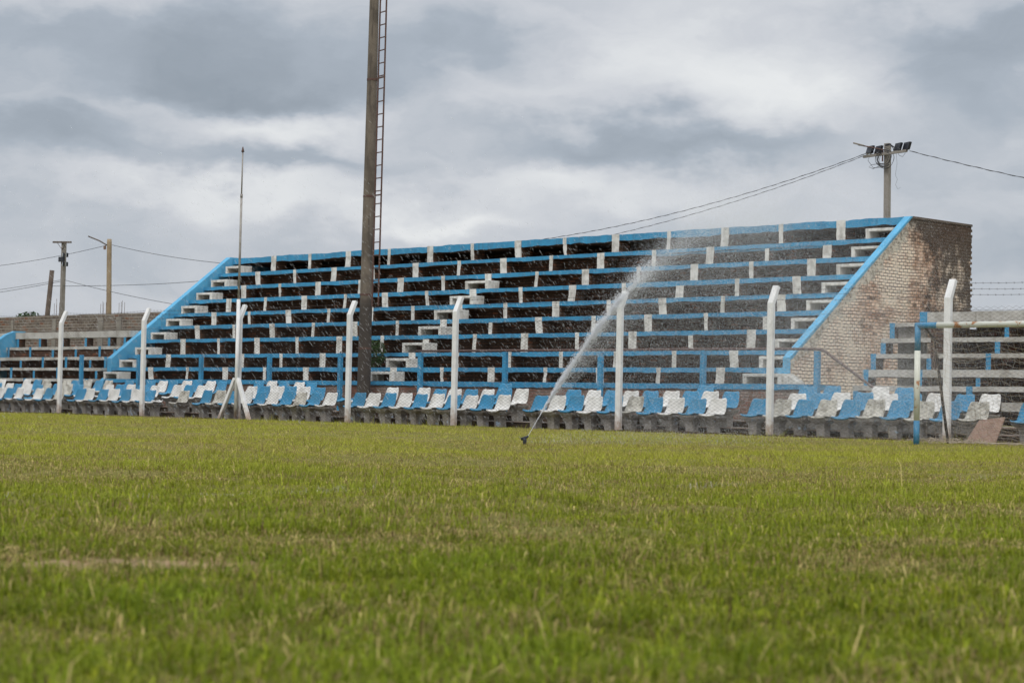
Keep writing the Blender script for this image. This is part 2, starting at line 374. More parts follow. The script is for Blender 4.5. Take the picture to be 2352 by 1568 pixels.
def turf(x, y):          # the pitch is bumpy: a few centimetres of unevenness that dies out towards the fence
    f = np.clip((27 - y) / 8, 0, 1) * np.clip((y + 6) / 4, 0, 1) * np.clip((x + 34) / 5, 0, 1) * np.clip((10 - x) / 4, 0, 1)
    return f * (.05 * (smooth_noise(x, y, .8, 31) - .5) + .035 * (smooth_noise(x, y, 2.1, 32) - .5) + .012 * (smooth_noise(x, y, 6, 33) - .5))
gx = np.concatenate([[-400, -120, -60], np.arange(-34, 10, .12), [40, 300]]); gy = np.concatenate([[-60, -20], np.arange(-6, 27.1, .12), [60, 200, 600]])
GXX, GYY = np.meshgrid(gx, gy, indexing='ij'); GV = np.stack([GXX, GYY, turf(GXX, GYY)], -1).reshape(-1, 3)
gi = (np.arange(len(gx) - 1)[:, None] * len(gy) + np.arange(len(gy) - 1)[None, :]).ravel()
GF = np.stack([gi, gi + len(gy), gi + len(gy) + 1, gi + 1], 1)
tag(link('ground', np_mesh('ground', GV, GF, M['ground'])), kind='structure')
# bare dirt strip under the fence and the seats
g = MB(); g.rough_box(-70, -8, YF - .32, YF + 1.1, -.05, .006, .4, .02)
tag(link('dirt_strip', g.mesh('dirt_strip', M['soil'])), kind='structure')
# two low concrete steps the back rows of seats stand on
S2, S3 = .15, .30
for (ya, z, nm) in ((YF + 1.0, S2, 'lower_terrace_step'), (YF + 1.8, S3, 'upper_terrace_step')):
    g = MB(); g.box(-70, -8, ya, YB + .02, -.02, z - .028, 0); g.rough_box(-70, -8, ya - .03, YB + .02, z - .026, z, .3, .003, (1, 1, 1, 1, 2, 1))
    tag(link(nm, g.mesh(nm, [M['soil'], M['tan_edge'], M['concrete']])), kind='structure')

# ------------------------------------------------------------------ big stand
stand = thing('grandstand', 'large empty concrete terrace with blue slab edges and a limewashed brick end wall', 'grandstand', (-42, YB, 0))
PIERS = [('wide_pier', x) for x in (-53.87, -49.92, -45.97, -42.06, -38.17, -34.22, -30.36)] + \
        [('narrow_pier', x) for x in (-51.85, -47.88, -43.96, -40.06, -36.12, -32.22)]
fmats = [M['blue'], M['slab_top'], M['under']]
for i in range(10):
    m = MB(); th = (.125, .115, .11, .115, .11, .115, .12, .115, .11, .19)[i]
    y1 = yt(i + 1) + .44 if i < 9 else 44.82
    m.rough_box(XL + (.55 if i == 0 else .002), -27.13 if i == 0 else XR - .222, yt(i), y1, zt(i) - th, zt(i), .13, .0065 if i < 9 else .009, (0, 0, 2, 2, 1, 2), .003 if i < 9 else .009)
    if i == 8: m.rough_box(-36.0, -30.4, yt(8) + .03, yt(8) + .3, zt(8) - th - .055, zt(8) - th, .2, .006, (0, 0, 2, 2, 2, 2))
    tier = part('seating_tier', m, fmats, stand)
    # wall that closes the hollow behind the tread below this slab
    m = MB(); yw = yt(i) + (.47 if 0 < i < 9 else 1.7 if i == 9 else .04)
    m.box(XL + .55 if i == 0 else XL + .002, -27.2 if i == 0 else XR - .224, yw, yw + .12, 0 if i == 0 else zt(i - 1) - .02, zt(i) - th - .004)
    if i == 0:
        w0 = part('front_wall', m, M['front_brick'], stand)
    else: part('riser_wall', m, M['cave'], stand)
    if i == 0: continue
    zb = zt(i - 1)
    for kind, x in PIERS:
        wdt = .27 if kind == 'wide_pier' else .14
        x += random.gauss(0, .015); wdt += random.gauss(0, .006); y = yt(i) - .007
        m = MB(); lean = random.gauss(0, .006)
        zs = zt(i) - th - .002; K = 5; n = len(m.v)
        broken = (kind == 'narrow_pier' and random.random() < .12) or (i == 1 and random.random() < .3)
        for k in range(K + 1):          # the painted front has a slightly ragged outline
            z = zb + (zs - zb) * k / K
            j0, j1 = (random.gauss(0, .004), random.gauss(0, .004)) if not broken else (random.uniform(-.01, .03), random.uniform(-.03, .01))
            m.v += [(x + j0 + lean * k, y, z), (x + wdt + j1 + lean * k, y, z), (x + wdt + j1 + lean * k, y + .465, z), (x + j0 + lean * k, y + .465, z)]
        for k in range(K):
            a = n + 4 * k; b = a + 4
            m.f += [(a, a + 1, b + 1, b), (a + 1, a + 2, b + 2, b + 1), (a + 3, a, b, b + 3)]; m.m += [0, 1, 1]
        if random.random() > .08:
            m.box(x + lean * 5, x + wdt + lean * 5, y - .006, y + .009, zs - .001, zt(i) + .004, 0)
        part(kind, m, [M['white'], M['cave_x']], stand, parent=tier)
# ground-level cross walls are closed by the front wall; the white half-steps of three stairways
def stair(x0, x1, side, tiers, top=.27):
    for i in tiers:
        m = MB(); a = yt(i) + .13; b = yt(i) + .60; zb = zt(i); tz = zb + top + random.gauss(0, .008); L = .115
        m.rough_box(x0, x1, a, b, tz - .075, tz, .12, .003, (0,) * 6)
        m.box(x0 + .003, x0 + L, a + .004, b - .004, zb - .001, tz - .072)
        if side: m.box(x1 - .13, x1 - .003, a + .004, b - .004, zb - .001, tz - .072)
        part('stair_step', m, [M['white'], M['cave']], stand, bevel=.008)
stair(-42.46, -41.48, True, range(0, 7))
stair(-29.15, -28.33, False, range(1, 9)); stair(-29.15, -28.0, True, [0], .24)
stair(-55.78, -54.88, True, range(0, 9), .25)
m = MB()                                    # crumbled lump of whitewashed masonry at the foot of the right stairway
for k in range(9):
    x = -28.0 + k * .035; m.box(x - .05, x + .09, yt(0) + .16 + random.uniform(0, .05), yt(0) + .5, zt(0) + .001 + k * .0003, zt(0) + .235 - k * .021 + random.uniform(-.01, .01))
part('crumbled_masonry', m, M['white'], stand, bevel=.01)
# side walls
def side_poly(low):
    pts = [(yt(1) - .03, zt(1) - .12), (yt(1) - .03, 1.745), (yt(9) + .02, 5.425), (44.86, 5.40)]
    z = 5.40
    return pts
m = MB()
back = []
z = 5.40; k = 0
while z > .2:
    off = (.06 if k % 2 else 0) + random.uniform(-.03, .03) - (.10 if z < 2.9 else 0)
    back += [(44.80 + off, z), (44.80 + off, z - .068)]; z -= .07; k += 1
pts = [(YB + .05, 0), (YB + .05, zt(0) - .13), (YB + .32, zt(0) - .005), (YB + .32, 1.24), (yt(1) - .02, 1.30), (yt(1) - .02, 1.74), (yt(9) + .02, 5.42), (44.6, 5.40)] + back + [(44.8, 0)]
m.prism(pts, XR - .22, XR, 0)
part('end_wall', m, M['end_brick'], stand)
m = MB(); m.box(-28.15, -27.2, YB + .16, YB + .35, 0, zt(0) - .13)
part('front_wall_return', m, M['end_brick'], stand)
def coping(x0, x1):
    m = MB()
    m.prism([(yt(1) - .045, 1.40), (yt(1) - .045, 1.775), (yt(9) - .02, 5.455), (yt(9) + .06, 5.455), (yt(9) + .02, 5.415), (yt(1) + .02, 1.735), (yt(1) - .025, 1.735), (yt(1) - .025, 1.40)], x0, x1)
    m.box(x0 - .14, x1, yt(1) - .06, yt(1) - .046, 1.40, 1.54)
    return m
part('sloped_coping', coping(XR - .205, XR + .004), M['blue_lit'], stand)
m = MB(); m.rough_box(-28.34, -28.085, yt(9) + .07, 44.84, 5.405, 5.46, .1, .004)
part('wall_cap', m, M['dark_wood'], stand)
m = MB()
m.prism([(YB + .3, 0), (YB + .3, 1.1), (yt(1) - .02, 1.30), (yt(1) - .02, 1.83), (yt(9) - .10, 5.50), (yt(9) + .35, 5.50), (44.6, 5.40), (44.8, 0)], XL - .25, XL)
part('side_parapet', m, M['blue_lit'], stand)
m = MB(); m.box(XL - .24, XR - .23, 44.62, 44.8, 0, 5.25)
part('back_wall', m, M['grey_brick'], stand)

# ------------------------------------------------------------------ low terraces either side
def low_terrace(name, label, x0, x1, yb, run, z0, rise, n, band, piers, thick, pw, left_blue):
    root = thing(name, label, 'terrace', ((x0 + x1) / 2, yb, 0))
    def tz(i): return z0 + rise * i
    for i in range(n):
        m = MB(); th = thick[i]
        m.rough_box(x0, x1, yb + run * i, yb + run * (i + 1) + .12, tz(i) - th, tz(i), .2, .004, (0, 0, 2, 2, 1, 2), .002)
        tier = part('seating_tier', m, [M['slab_white'], M['slab_top'], M['under']], root)
        zb = 0.3 if i == 0 else tz(i - 1)
        for x in piers:
            wd = pw + random.gauss(0, .01); x += random.gauss(0, .02)
            m = MB(); y = yb + run * i - .006
            m.box(x, x + wd, y, y + .30, zb, tz(i) - th - .003, mats=(0, 1, 1, 1, 1, 1))
            if name_cap(i, x): m.box(x - .004, x + wd + .004, y - .005, y + .009, tz(i) - th - .002, tz(i) + .003)
            part('pier', m, [M['blue'], M['cave_x']], root, parent=tier)
    y = yb + run * n; m = MB()
    for x in piers:
        q = MB(); q.box(x, x + pw, y - .006, y + .25, tz(n - 1), band[0] - .003, mats=(0, 1, 1, 1, 1, 1))
        part('pier', q, [M['blue'], M['cave_x']], root)
    m.rough_box(x0 + (.55 if left_blue else 0), x1, y, y + .35, band[0], band[1], .2, .005, (0, 0, 0, 0, 0, 2), .006)
    part('top_band', m, M['slab_white'], root)
    return root, y
def name_cap(i, x): return (int(abs(x) * 10) + i) % 2 == 0
lt, yl = low_terrace('low_terrace', 'low whitewashed terrace with blue piers on the left of the big stand', -66.5, XL - .26, YB, .366, 1.142, .373, 4,
    (2.575, 2.80), [-66.3, -64.85, -63.38, -61.915, -60.451, -58.983, -57.562, -56.62], (.10, .10, .10, .10), .14, False)
m = MB(); m.box(-66.5, XL - .27, 37.75, 37.87, .3, 2.2); part('inner_wall', m, M['cave'], lt)
m = MB(); m.prism([(YB + .05, 1.15), (YB + .05, 1.95), (YB + .25, 2.12), (yl - .35, 2.72), (yl, 2.86), (yl + .4, 2.86), (yl + .4, .3), (YB + .05, .3)], -63.75, -63.5)
part('sloped_parapet', m, M['blue_lit'], lt)
rt, yr = low_terrace('low_terrace', 'low whitewashed terrace with blue piers behind the football goal', -26.0, -8.0, 36.685, .358, 1.13, .362, 5,
    (2.60, 2.83), [-25.99, -24.54, -23.07, -21.62, -20.15, -18.7, -17.2, -15.75], (.115, .17, .10, .10, .09), .125, True)
m = MB(); m.box(-24.3, -8, 39.0, 39.15, .3, 2.5); m.box(-24.45, -24.32, 37.4, 39.14, .3, 2.45); part('inner_wall', m, M['cave'], rt)
m = MB(); m.box(-25.88, -25.15, 38.25, 38.35, .3, 2.48); part('inner_panel', m, M['concrete'], rt)
m = MB(); m.rough_box(-22.0, -8, 36.3, 36.66, .62, .79, .2, .005); part('low_beam', m, M['slab_white'], rt)
m = MB(); m.box(-25.45, -25.25, yr - .02, yr + .22, 2.602, 2.84); part('corner_block', m, M['blue'], rt, bevel=.02)

# ------------------------------------------------------------------ brick boundary wall behind, left
bw = thing('boundary_wall', 'long grey brick boundary wall with concrete pillars behind the left terrace', 'wall', (-75, 44, 0))
m = MB(); m.rough_box(-110, -60, 44, 44.18, 0, 3.83, .4, .003, (0,) * 6, .008); part('brickwork', m, M['grey_brick'], bw)
for x, s in ((-73.75, .18), (-70.6, .3), (-67.25, .35), (-65.95, .32), (-78, .3), (-84, .3)):
    m = MB(); m.box(x, x + s, 43.97, 44.2, 0, 3.70); p_ = part('pillar', m, M['pole'], bw)
    if x > -72:
        m = MB()
        for k in range(4):
            xx = x + .04 + (k % 2) * (s - .12) + (k // 2) * .05; m.tube([(xx, 44.05 + .08 * (k // 2), 3.69), (xx + random.uniform(-.03, .03), 44.05 + .08 * (k // 2), 3.84 + random.uniform(.35, .75 if x < -70 else .5))], .009, 4)
        part('starter_bars', m, M['rust'], bw, parent=p_)

# ------------------------------------------------------------------ moulded seats
def seat_shell(kind):
    # profile (y forward is negative, z) from the front lip to the top of the back
    prof = [(-.235, .375), (-.262, .40), (-.235, .425), (-.15, .418), (-.05, .412), (.03, .42), (.085, .45), (.125, .51), (.155, .59), (.185, .68), (.21, .755), (.218, .80)]
    wid = [.19, .215, .235, .25, .255, .257, .258, .255, .248, .235, .215, .20]
    if kind == 'broken': prof = prof[:7] + [(.10, .485)]; wid = wid[:8]
    U = 8; top = []
    n = len(prof)
    for k, ((y, z), ww) in enumerate(zip(prof, wid)):
        for u in range(U + 1):
            t = 2 * u / U - 1; e = abs(t) ** 3
            x = t * ww
            dz = e * .028 if k < 6 else 0; dy = -e * .045 if k >= 6 else 0
            if kind != 'broken' and k == n - 1: dz = .03 * (abs(t) ** 2) - .018 - (.03 if abs(t) > .99 else 0)
            if kind == 'broken' and k >= n - 2: dz += random.uniform(-.02, .03)
            top.append(Vector((x, y + dy, z + dz)))
    nrm = []
    W = U + 1
    for k in range(n):
        for u in range(W):
            a = top[k * W + min(u + 1, U)] - top[k * W + max(u - 1, 0)]
            b = top[min(k + 1, n - 1) * W + u] - top[max(k - 1, 0) * W + u]
            nrm.append(a.cross(b).normalized())
    m = MB(); th = .015
    m.v = [tuple(p) for p in top] + [tuple(p - q * th) for p, q in zip(top, nrm)]
    N = len(top)
    for k in range(n - 1):
        for u in range(U):
            a = k * W + u
            m.f += [(a, a + 1, a + W + 1, a + W), (N + a, N + a + W, N + a + W + 1, N + a + 1)]
    for u in range(U):
        m.f += [(u + 1, u, N + u, N + u + 1), ((n - 1) * W + u, (n - 1) * W + u + 1, N + (n - 1) * W + u + 1, N + (n - 1) * W + u)]
    for k in range(n - 1):
        a = k * W; b = a + W
        m.f += [(a, b, N + b, N + a), (b + U, a + U, N + a + U, N + b + U)]
    m.m = [0] * len(m.f)
    return m
def pedestal_mesh():
    rings = [(.0, .100, .10), (.18, .105, .10), (.27, .12, .115), (.325, .19, .17), (.355, .225, .19), (.40, .235, .20)]
    m = MB()
    for z, hx, hy in rings:
        for sx, sy in ((-1, -1), (1, -1), (1, 1), (-1, 1)): m.v.append((sx * hx, sy * hy - .03 * (z / .4), z + (0 if z < .39 else -.004)))
    for k in range(len(rings) - 1):
        for q in range(4):
            u = (q + 1) % 4; m.f.append((4 * k + q, 4 * k + u, 4 * k + 4 + u, 4 * k + 4 + q))
    k = 4 * (len(rings) - 1); m.f.append((k, k + 1, k + 2, k + 3)); m.m = [0] * len(m.f)
    return m
SHELL = {}
for kind in ('full', 'broken'):
    sm = seat_shell(kind)
    for c, mt in (('b', 'blue_seat'), ('w', 'white_seat'), ('g', 'grimy_seat')): SHELL[kind, c] = sm.mesh('shell', M[mt], True)
PED = pedestal_mesh().mesh('pedestal', M['concrete_blue'])
ROW1 = [('w', -59.15), ('b', -58.55), ('w', -57.93), ('b', -57.3), ('w', -56.67), ('bx', -56.06), ('w', -55.52), ('b', -54.93), ('g', -54.33), ('b', -53.15), ('w', -52.56), ('b', -51.93), ('w', -51.3), ('b', -50.67), ('w', -50.08), ('b', -49.5), ('wx', -48.93), ('g', -47.74), ('b', -46.55), ('g', -45.95), ('b', -45.34), ('w', -44.75), ('b', -44.13), ('w', -43.53), ('b', -42.88), ('g', -42.3), ('b', -41.7), ('w', -41.1), ('b', -39.89), ('w', -39.3), ('b', -38.69), ('w', -38.09), ('b', -37.5), ('w', -36.9), ('b', -36.28), ('w', -35.69), ('b', -35.08), ('w', -34.47), ('b', -33.26), ('w', -32.67), ('b', -32.08), ('w', -31.48), ('b', -30.87), ('g', -30.27), ('b', -29.65), ('w', -29.02), ('b', -28.41), ('w', -27.82), ('b', -26.66), ('g', -26.04), ('b', -25.45), ('g', -24.86), ('b', -24.25), ('g', -23.66), ('b', -23.07), ('g', -22.48), ('b', -21.87), ('g', -21.25), ('b', -20.08), ('w', -19.45), ('b', -18.85)]
ROW2 = [('b', -59.3), ('w', -58.68), ('b', -58.06), ('w', -57.46), ('b', -56.87), ('g', -56.23), ('b', -55.64), ('g', -55.04), ('b', -54.46), ('wx', -53.88), ('w', -52.73), ('b', -52.13), ('w', -51.55), ('b', -50.93), ('w', -50.33), ('w', -49.1), ('b', -48.51), ('w', -47.92), ('w', -45.47), ('b', -44.87), ('w', -44.27), ('b', -43.67), ('w', -43.07), ('b', -42.47), ('bx', -41.2), ('wx', -40.6), ('w', -39.46), ('w', -38.24), ('b', -37.64), ('w', -37.05), ('b', -36.45), ('w', -35.85), ('b', -35.24), ('w', -34.64), ('b', -32.87), ('w', -32.27), ('b', -31.66), ('w', -31.05), ('b', -30.44), ('w', -29.83), ('b', -29.23), ('w', -28.63), ('b', -28.04), ('w', -26.24), ('b', -25.65), ('w', -25.05), ('b', -24.46), ('w', -23.86), ('b', -23.26), ('w', -22.66), ('b', -22.05), ('w', -21.44), ('bx', -19.9)]
ROW3 = [('b', -61.06), ('w', -60.46), ('w', -58.76), ('b', -58.17), ('g', -57.57), ('g', -56.36), ('b', -55.8), ('g', -55.18), ('b', -54.58), ('g', -53.99), ('b', -52.79), ('b', -51.6), ('w', -51.0), ('b', -50.38), ('w', -49.77), ('b', -49.17), ('w', -48.57), ('b', -47.99), ('b', -46.2), ('w', -45.59), ('b', -45.0), ('w', -44.38), ('b', -43.8), ('b', -36.02), ('b', -29.42), ('b', -26.5), ('b', -25.9), ('w', -24.61), ('b', -24.0)]
FPX = [-53.08, -48.67, -44.09, -39.43, -35.44, -30.04, -25.77, -21.44]
post_px = [px_of(x, YF, 1) for x in FPX]
ordn = ['', 'first', 'second', 'third', 'fourth', 'fifth', 'sixth', 'seventh', 'eighth', 'ninth', 'tenth', 'eleventh', 'twelfth', 'thirteenth']
cname = {'b': 'blue', 'w': 'white', 'g': 'grimy white'}
def place_seats(rows, y, z, rowname):
    count = {}
    for code, x in rows:
        kind = 'broken' if 'x' in code else 'full'; c = code[0]
        bay = sum(px_of(x, y, .6) > q for q in post_px); count[bay] = count.get(bay, 0) + 1
        where = 'from the left picture edge' if bay == 0 else 'right of the %s fence post' % ordn[bay]
        extra = ' without a back' if kind == 'broken' else ''
        lab = '%s seat%s, %s-row seat %s %s' % (cname[c], extra, rowname, ordn[count[bay]], where)
        yy = y + random.gauss(0, .012)
        r = thing('stadium_seat', lab, 'seat', (x, yy, z), 'moulded seats in the %s row' % rowname)
        r.rotation_euler.z = random.gauss(0, .03)
        s = link('shell', SHELL[kind, c], r); s.rotation_euler.x = random.gauss(0, .03); s.scale.z = 1 + random.gauss(0, .012)
        link('pedestal', PED, r)
place_seats(ROW1, YF + .66, 0, 'front')
place_seats(ROW2, YF + 1.40, S2, 'middle')
place_seats(ROW3, YF + 2.18, S3, 'back')

# ------------------------------------------------------------------ railing in front of the stand
YRL = 36.25
rail = thing('railing', 'brown pipe handrail on blue concrete posts along the front of the stand', 'railing', (-40, YRL, 0))
for k, x in enumerate((-56.33, -53.05, -49.73, -46.37, -43.15, -39.80, -36.55, -33.21, -29.94, -26.65)):
    m = MB(); hw = .065
    m.box(x - hw, x + hw, YRL - .05, YRL + .05, .28, 1.90 + random.uniform(-.02, .02))
    p_ = part('post', m, M['blue'], rail, bevel=.008)
    if k < 5:
        m = MB(); m.tube([(x, YRL, 1.88), (x + .01, YRL, 1.97)], .02, 6); part('pipe_stub', m, M['rust'], rail, parent=p_)
m = MB(); m.tube([(-39.98, YRL, 1.955), (-36, YRL, 1.95), (-33, YRL, 1.942), (-30, YRL, 1.945), (-27.2, YRL, 1.935), (-26.6, YRL, 1.925), (-26.45, YRL, 1.88), (-25.7, YRL, 1.42), (-24.9, YRL, .93), (-24.75, YRL, .8)], .031, 10)
part('handrail', m, M['rail'], rail, True)

# ------------------------------------------------------------------ floodlight mast and ladder
mast = thing('floodlight_mast', 'tall tapering brown concrete mast with a rusty ladder in front of the stand', 'mast', (-42.1, 36.2, 0))
m = MB(); tp = [(-42.07, 36.2, .1), (-42.05, 36.2, 4), (-42.02, 36.2, 8), (-41.98, 36.2, 12), (-41.93, 36.2, 19)]
n0 = len(m.v); seg = 16; zs = np.linspace(.1, 19, 40)
for z in zs:
    r = .192 - (.192 - .128) * (z / 12 if z < 12 else 1 + (z - 12) / 30); cx = -42.07 + z * .0075
    for q in range(seg):
        a = 2 * math.pi * q / seg; m.v.append((cx + r * math.cos(a), 36.2 + r * math.sin(a), z))
for i in range(len(zs) - 1):
    for q in range(seg):
        u = (q + 1) % seg; m.f.append((i * seg + q, i * seg + u, (i + 1) * seg + u, (i + 1) * seg + q)); m.m.append(0)
m.f.append(tuple(range((len(zs) - 1) * seg, len(zs) * seg))); m.m.append(0)
part('shaft', m, M['mast'], mast, True)
for z in (2.04, 3.53, 6.27, 9.53, 12.8, 16):
    r = .192 - (.192 - .128) * z / 12 + .007; cx = -42.07 + z * .0075
    m = MB(); m.tube([(cx, 36.2, z - .028), (cx, 36.2, z + .028)], r, 18); b_ = part('steel_collar', m, M['rust'], mast)
lad = [(-41.70, 36.12), (-41.37, 36.06)]
def ladx(z): return z * .0075 - .02
m = MB()
lr = thing('ladder', 'narrow rusty steel ladder fixed to the tall concrete mast', 'ladder', (-41.6, 36.1, 0))
for (x, y), zlow in zip(lad, (3.2, 3.2)):
    m = MB(); m.beam((x + ladx(3.2), y, 3.2), (x + ladx(19), y, 19), .02, .014); part('stringer', m, M['rust'], lr)
z = 3.9
while z < 18.9:
    m = MB(); m.beam((lad[0][0] + ladx(z), lad[0][1], z), (lad[1][0] + ladx(z), lad[1][1], z), .013, .013, Vector((0, 0, 1)))
    part('rung', m, M['rust'], lr); z += .355
for z in (6.27, 9.53, 12.8, 16):
    m = MB(); m.beam((lad[0][0] + ladx(z) - .12, lad[0][1] + .03, z), (lad[1][0] + ladx(z), lad[1][1], z), .018, .018, Vector((0, 0, 1))); part('bracket', m, M['rust'], lr)

# ------------------------------------------------------------------ fence
fence = thing('chain_link_fence', 'tall chain link fence on white cranked concrete posts in front of the seats', 'fence', (-37, YF, 0))
FP = [-62.3, -57.6] + FPX + [-17.1, -12.8]
HB = 2.80
for k, x in enumerate(FP):
    m = MB(); lx = .006 * random.gauss(0, 1); hx, hy = .073, .045
    q = [(YF - hy, -.1), (YF - hy, HB), (YF + .13, HB + .375), (YF + .205, HB + .335), (YF + hy, HB - .03), (YF + hy, -.1)]
    m.prism(q, x - hx + lx, x + hx + lx)
    part('post', m, M['white_post'], fence, bevel=.008)
# wire: chain link as real woven zigzags
def chain_panel(x0, x1, z0=.06, z1=2.62, p=.078, r=.0036):
    n = int((x1 - x0) / p); k = int((z1 - z0) / (p / 2)); V = []; Fc = []
    tri = [(math.cos(a) * r, math.sin(a) * r) for a in (0, 2.1, 4.2)]
    zz = z0 + np.arange(k + 1) * (z1 - z0) / k
    sag = 0
    base = 0; vs = []; fs = []
    idx = np.arange(k)
    for i in range(n + 1):
        xc = x0 + i * p
        ph = ((np.arange(k + 1) + i) % 2)
        xs = xc + (ph - .5) * p * 1.04 + .012 * np.sin(zz * 2.1 + i * .13) + .006 * np.sin(i * .5)
        ys = YF + .055 + (ph - .5) * .004 + .012 * np.sin(xc * 1.7 + zz * 1.1)
        c = np.stack([xs, ys, zz], 1)
        ring = np.stack([c + np.array([a, b, 0]) for a, b in tri], 1).reshape(-1, 3)
        vs.append(ring)
        for q in range(3):
            u = (q + 1) % 3
            fs.append(np.stack([base + idx * 3 + q, base + idx * 3 + u, base + (idx + 1) * 3 + u, base + (idx + 1) * 3 + q], 1))
        base += len(ring)
    V = np.concatenate(vs); Fq = np.concatenate(fs)
    return np_mesh('mesh_panel', V, Fq, M['wire'], tuple(fence.location))
for a, b in zip(FP[:-1], FP[1:]):
    link('mesh_panel', chain_panel(a, b), fence)
for z in (.46, 1.57, 2.56):
    m = MB(); pts = []
    for a, b in zip(FP[:-1], FP[1:]):
        for t in (0, .25, .5, .75): pts.append((a + (b - a) * t, YF + .05, z - .03 * math.sin(math.pi * t)))
    m.tube(pts, .0026, 4); part('tension_wire', m, M['wire'], fence)
for k, (dy, dz) in enumerate(((.085, .07), (.135, .185), (.185, .30))):
    m = MB(); pts = []
    for a, b in zip(FP[:-1], FP[1:]):
        for t in (0, .25, .5, .75): pts.append((a + (b - a) * t, YF + dy + .05, HB + dz - .045 * math.sin(math.pi * t) * random.uniform(.7, 1.2)))
    m.tube(pts, .0032, 4)
    x = FP[0]
    while x < FP[-1]:
        i = max(j for j in range(len(pts)) if pts[j][0] <= x + 1e-6)
        if i + 1 < len(pts):
            t = (x - pts[i][0]) / (pts[i + 1][0] - pts[i][0]); c = Vector(pts[i]).lerp(Vector(pts[i + 1]), t)
            m.tube([c + Vector((-.01, .0, -.02)), c + Vector((.01, 0, .02))], .0022, 3); m.tube([c + Vector((.01, .015, -.015)), c + Vector((-.01, -.015, .015))], .0022, 3)
        x += .17
    part('barbed_wire', m, M['wire'], fence)

# flag pole standing against the third post, with two concrete props
fp = thing('flag_pole', 'thin grey steel flag pole with white base, propped beside the third fence post', 'flag pole', (-44.1, YF - .1, 0))
bx, by = -44.02, YF - .12
m = MB(); m.tube([(bx, by, -.1), (bx + .006, by, 3.3)], .052, 10); part('lower_tube', m, M['white_post'], fp, True)
m = MB(); m.tube([(bx + .006, by, 3.3), (bx + .02, by, 6.15)], .032, 8); m.tube([(bx + .02, by, 6.15), (bx + .03, by, 7.38)], .02, 8)
m.tube([(bx + .02, by, 6.1), (bx + .02, by, 6.2)], .036, 8); part('upper_tube', m, M['white_pipe'], fp, True)
m = MB(); m.tube([(bx + .03, by, 7.36), (bx + .03, by, 7.40), (bx + .03, by, 7.45), (bx + .03, by, 7.50)], .045, 8, r2=.012); part('finial', m, M['rust'], fp, True)
for xb, yb, xt in ((-44.75, YF - .15, -44.12), (-43.14, YF - .32, -43.98)):
    m = MB(); m.beam((xb, yb, -.05), (xt, by + .02, 1.12), .048, .048); part('prop', m, M['white_post'], fp, bevel=.006)

# ------------------------------------------------------------------ goal
GY, GX, GZ = 29.32, -19.43, 2.055
goal = thing('football_goal', 'white and blue football goal with peeling rusty paint and a slack net', 'goal', (GX, GY, 0))
m = MB(); m.tube([(GX, GY, -.05), (GX, GY, .41)], .052, 14); part('blue_post_foot', m, M['goal_blue'], goal, True)
m = MB(); m.tube([(GX, GY, 1.62), (GX, GY, GZ + .02)], .052, 14); part('blue_post_top', m, M['goal_blue'], goal, True)
m = MB(); m.tube([(GX - .04, GY, GZ), (GX + .40, GY, GZ)], .0515, 14); part('blue_crossbar_end', m, M['goal_blue'], goal, True)
m = MB(); m.tube([(GX, GY, .41), (GX, GY, 1.62)], .0515, 14); part('post', m, M['goal_white'], goal, True)
m = MB(); m.tube([(GX + 7.3, GY, -.05), (GX + 7.3, GY, GZ)], .052, 14); part('post', m, M['goal_white'], goal, True)
m = MB(); m.tube([(GX + .40, GY, GZ), (GX + 7.3, GY, GZ - .01)], .052, 14); part('crossbar', m, M['goal_white'], goal, True)
SB = Vector((-20.05, 31.28, 0)); EL = Vector((-19.82, 30.45, 1.84))
for dx in (0, 7.9):
    d = Vector((dx, 0, 0)); m = MB()
    m.tube([Vector((GX + (0 if dx == 0 else 7.3), GY + .03, GZ)), Vector((GX - .1 + (0 if dx == 0 else 7.5), GY + .45, GZ - .04)), EL + d + Vector((.02, -.1, .04)), EL + d, EL + d + Vector((-.03, .08, -.12)), SB + d], .027, 8)
    part('net_stay', m, M['dark_pipe'], goal, True)
m = MB(); m.tube([SB + Vector((0, 0, .03)), SB + Vector((3, 0, .02)), SB + Vector((7.9, 0, .03))], .018, 6); part('ground_bar', m, M['net'], goal)
# slack net: square cords with sag, back and roof, plus the near side
def cordnet(m, f, nu, nv, jit):
    P_ = [[f(i / nu, j / nv) + Vector((random.gauss(0, jit), random.gauss(0, jit), random.gauss(0, jit))) for j in range(nv + 1)] for i in range(nu + 1)]
    for i in range(nu + 1): m.tube(P_[i], .0024, 3, cap=False)
    for j in range(nv + 1): m.tube([P_[i][j] for i in range(nu + 1)], .0024, 3, cap=False)
m = MB()
def back_net(u, v):      # u along the goal, v from the crossbar down to the ground bar
    x = GX + .05 + 7.3 * u
    if v < .3:
        t = v / .3; p = Vector((x, GY, GZ - .05)).lerp(Vector((x - .35, EL.y - .1, EL.z - .35)), t) - Vector((0, 0, .12 * math.sin(math.pi * t)))
    else:
        t = (v - .3) / .7; p = Vector((x - .35, EL.y - .1, EL.z - .35)).lerp(Vector((x - .6, SB.y + .05, .03)), t) + Vector((0, -.15 * math.sin(math.pi * t), -.10 * math.sin(math.pi * t)))
    return p + Vector((.10 * math.sin(v * 9 + u * 30), .08 * math.sin(u * 23 + v * 5), .05 * math.sin(u * 40 + v * 3)))
cordnet(m, back_net, 52, 26, .014)
def side_net(u, v):
    a = Vector((GX, GY + .05, GZ * (1 - v) + .03 * v)); b = Vector((EL.x, EL.y, EL.z)).lerp(SB + Vector((0, 0, .03)), v)
    return a.lerp(b, u) + Vector((.12 * math.sin(math.pi * u) + .03 * math.sin(v * 14), 0, -.12 * math.sin(math.pi * u)))
cordnet(m, side_net, 5, 8, .015)
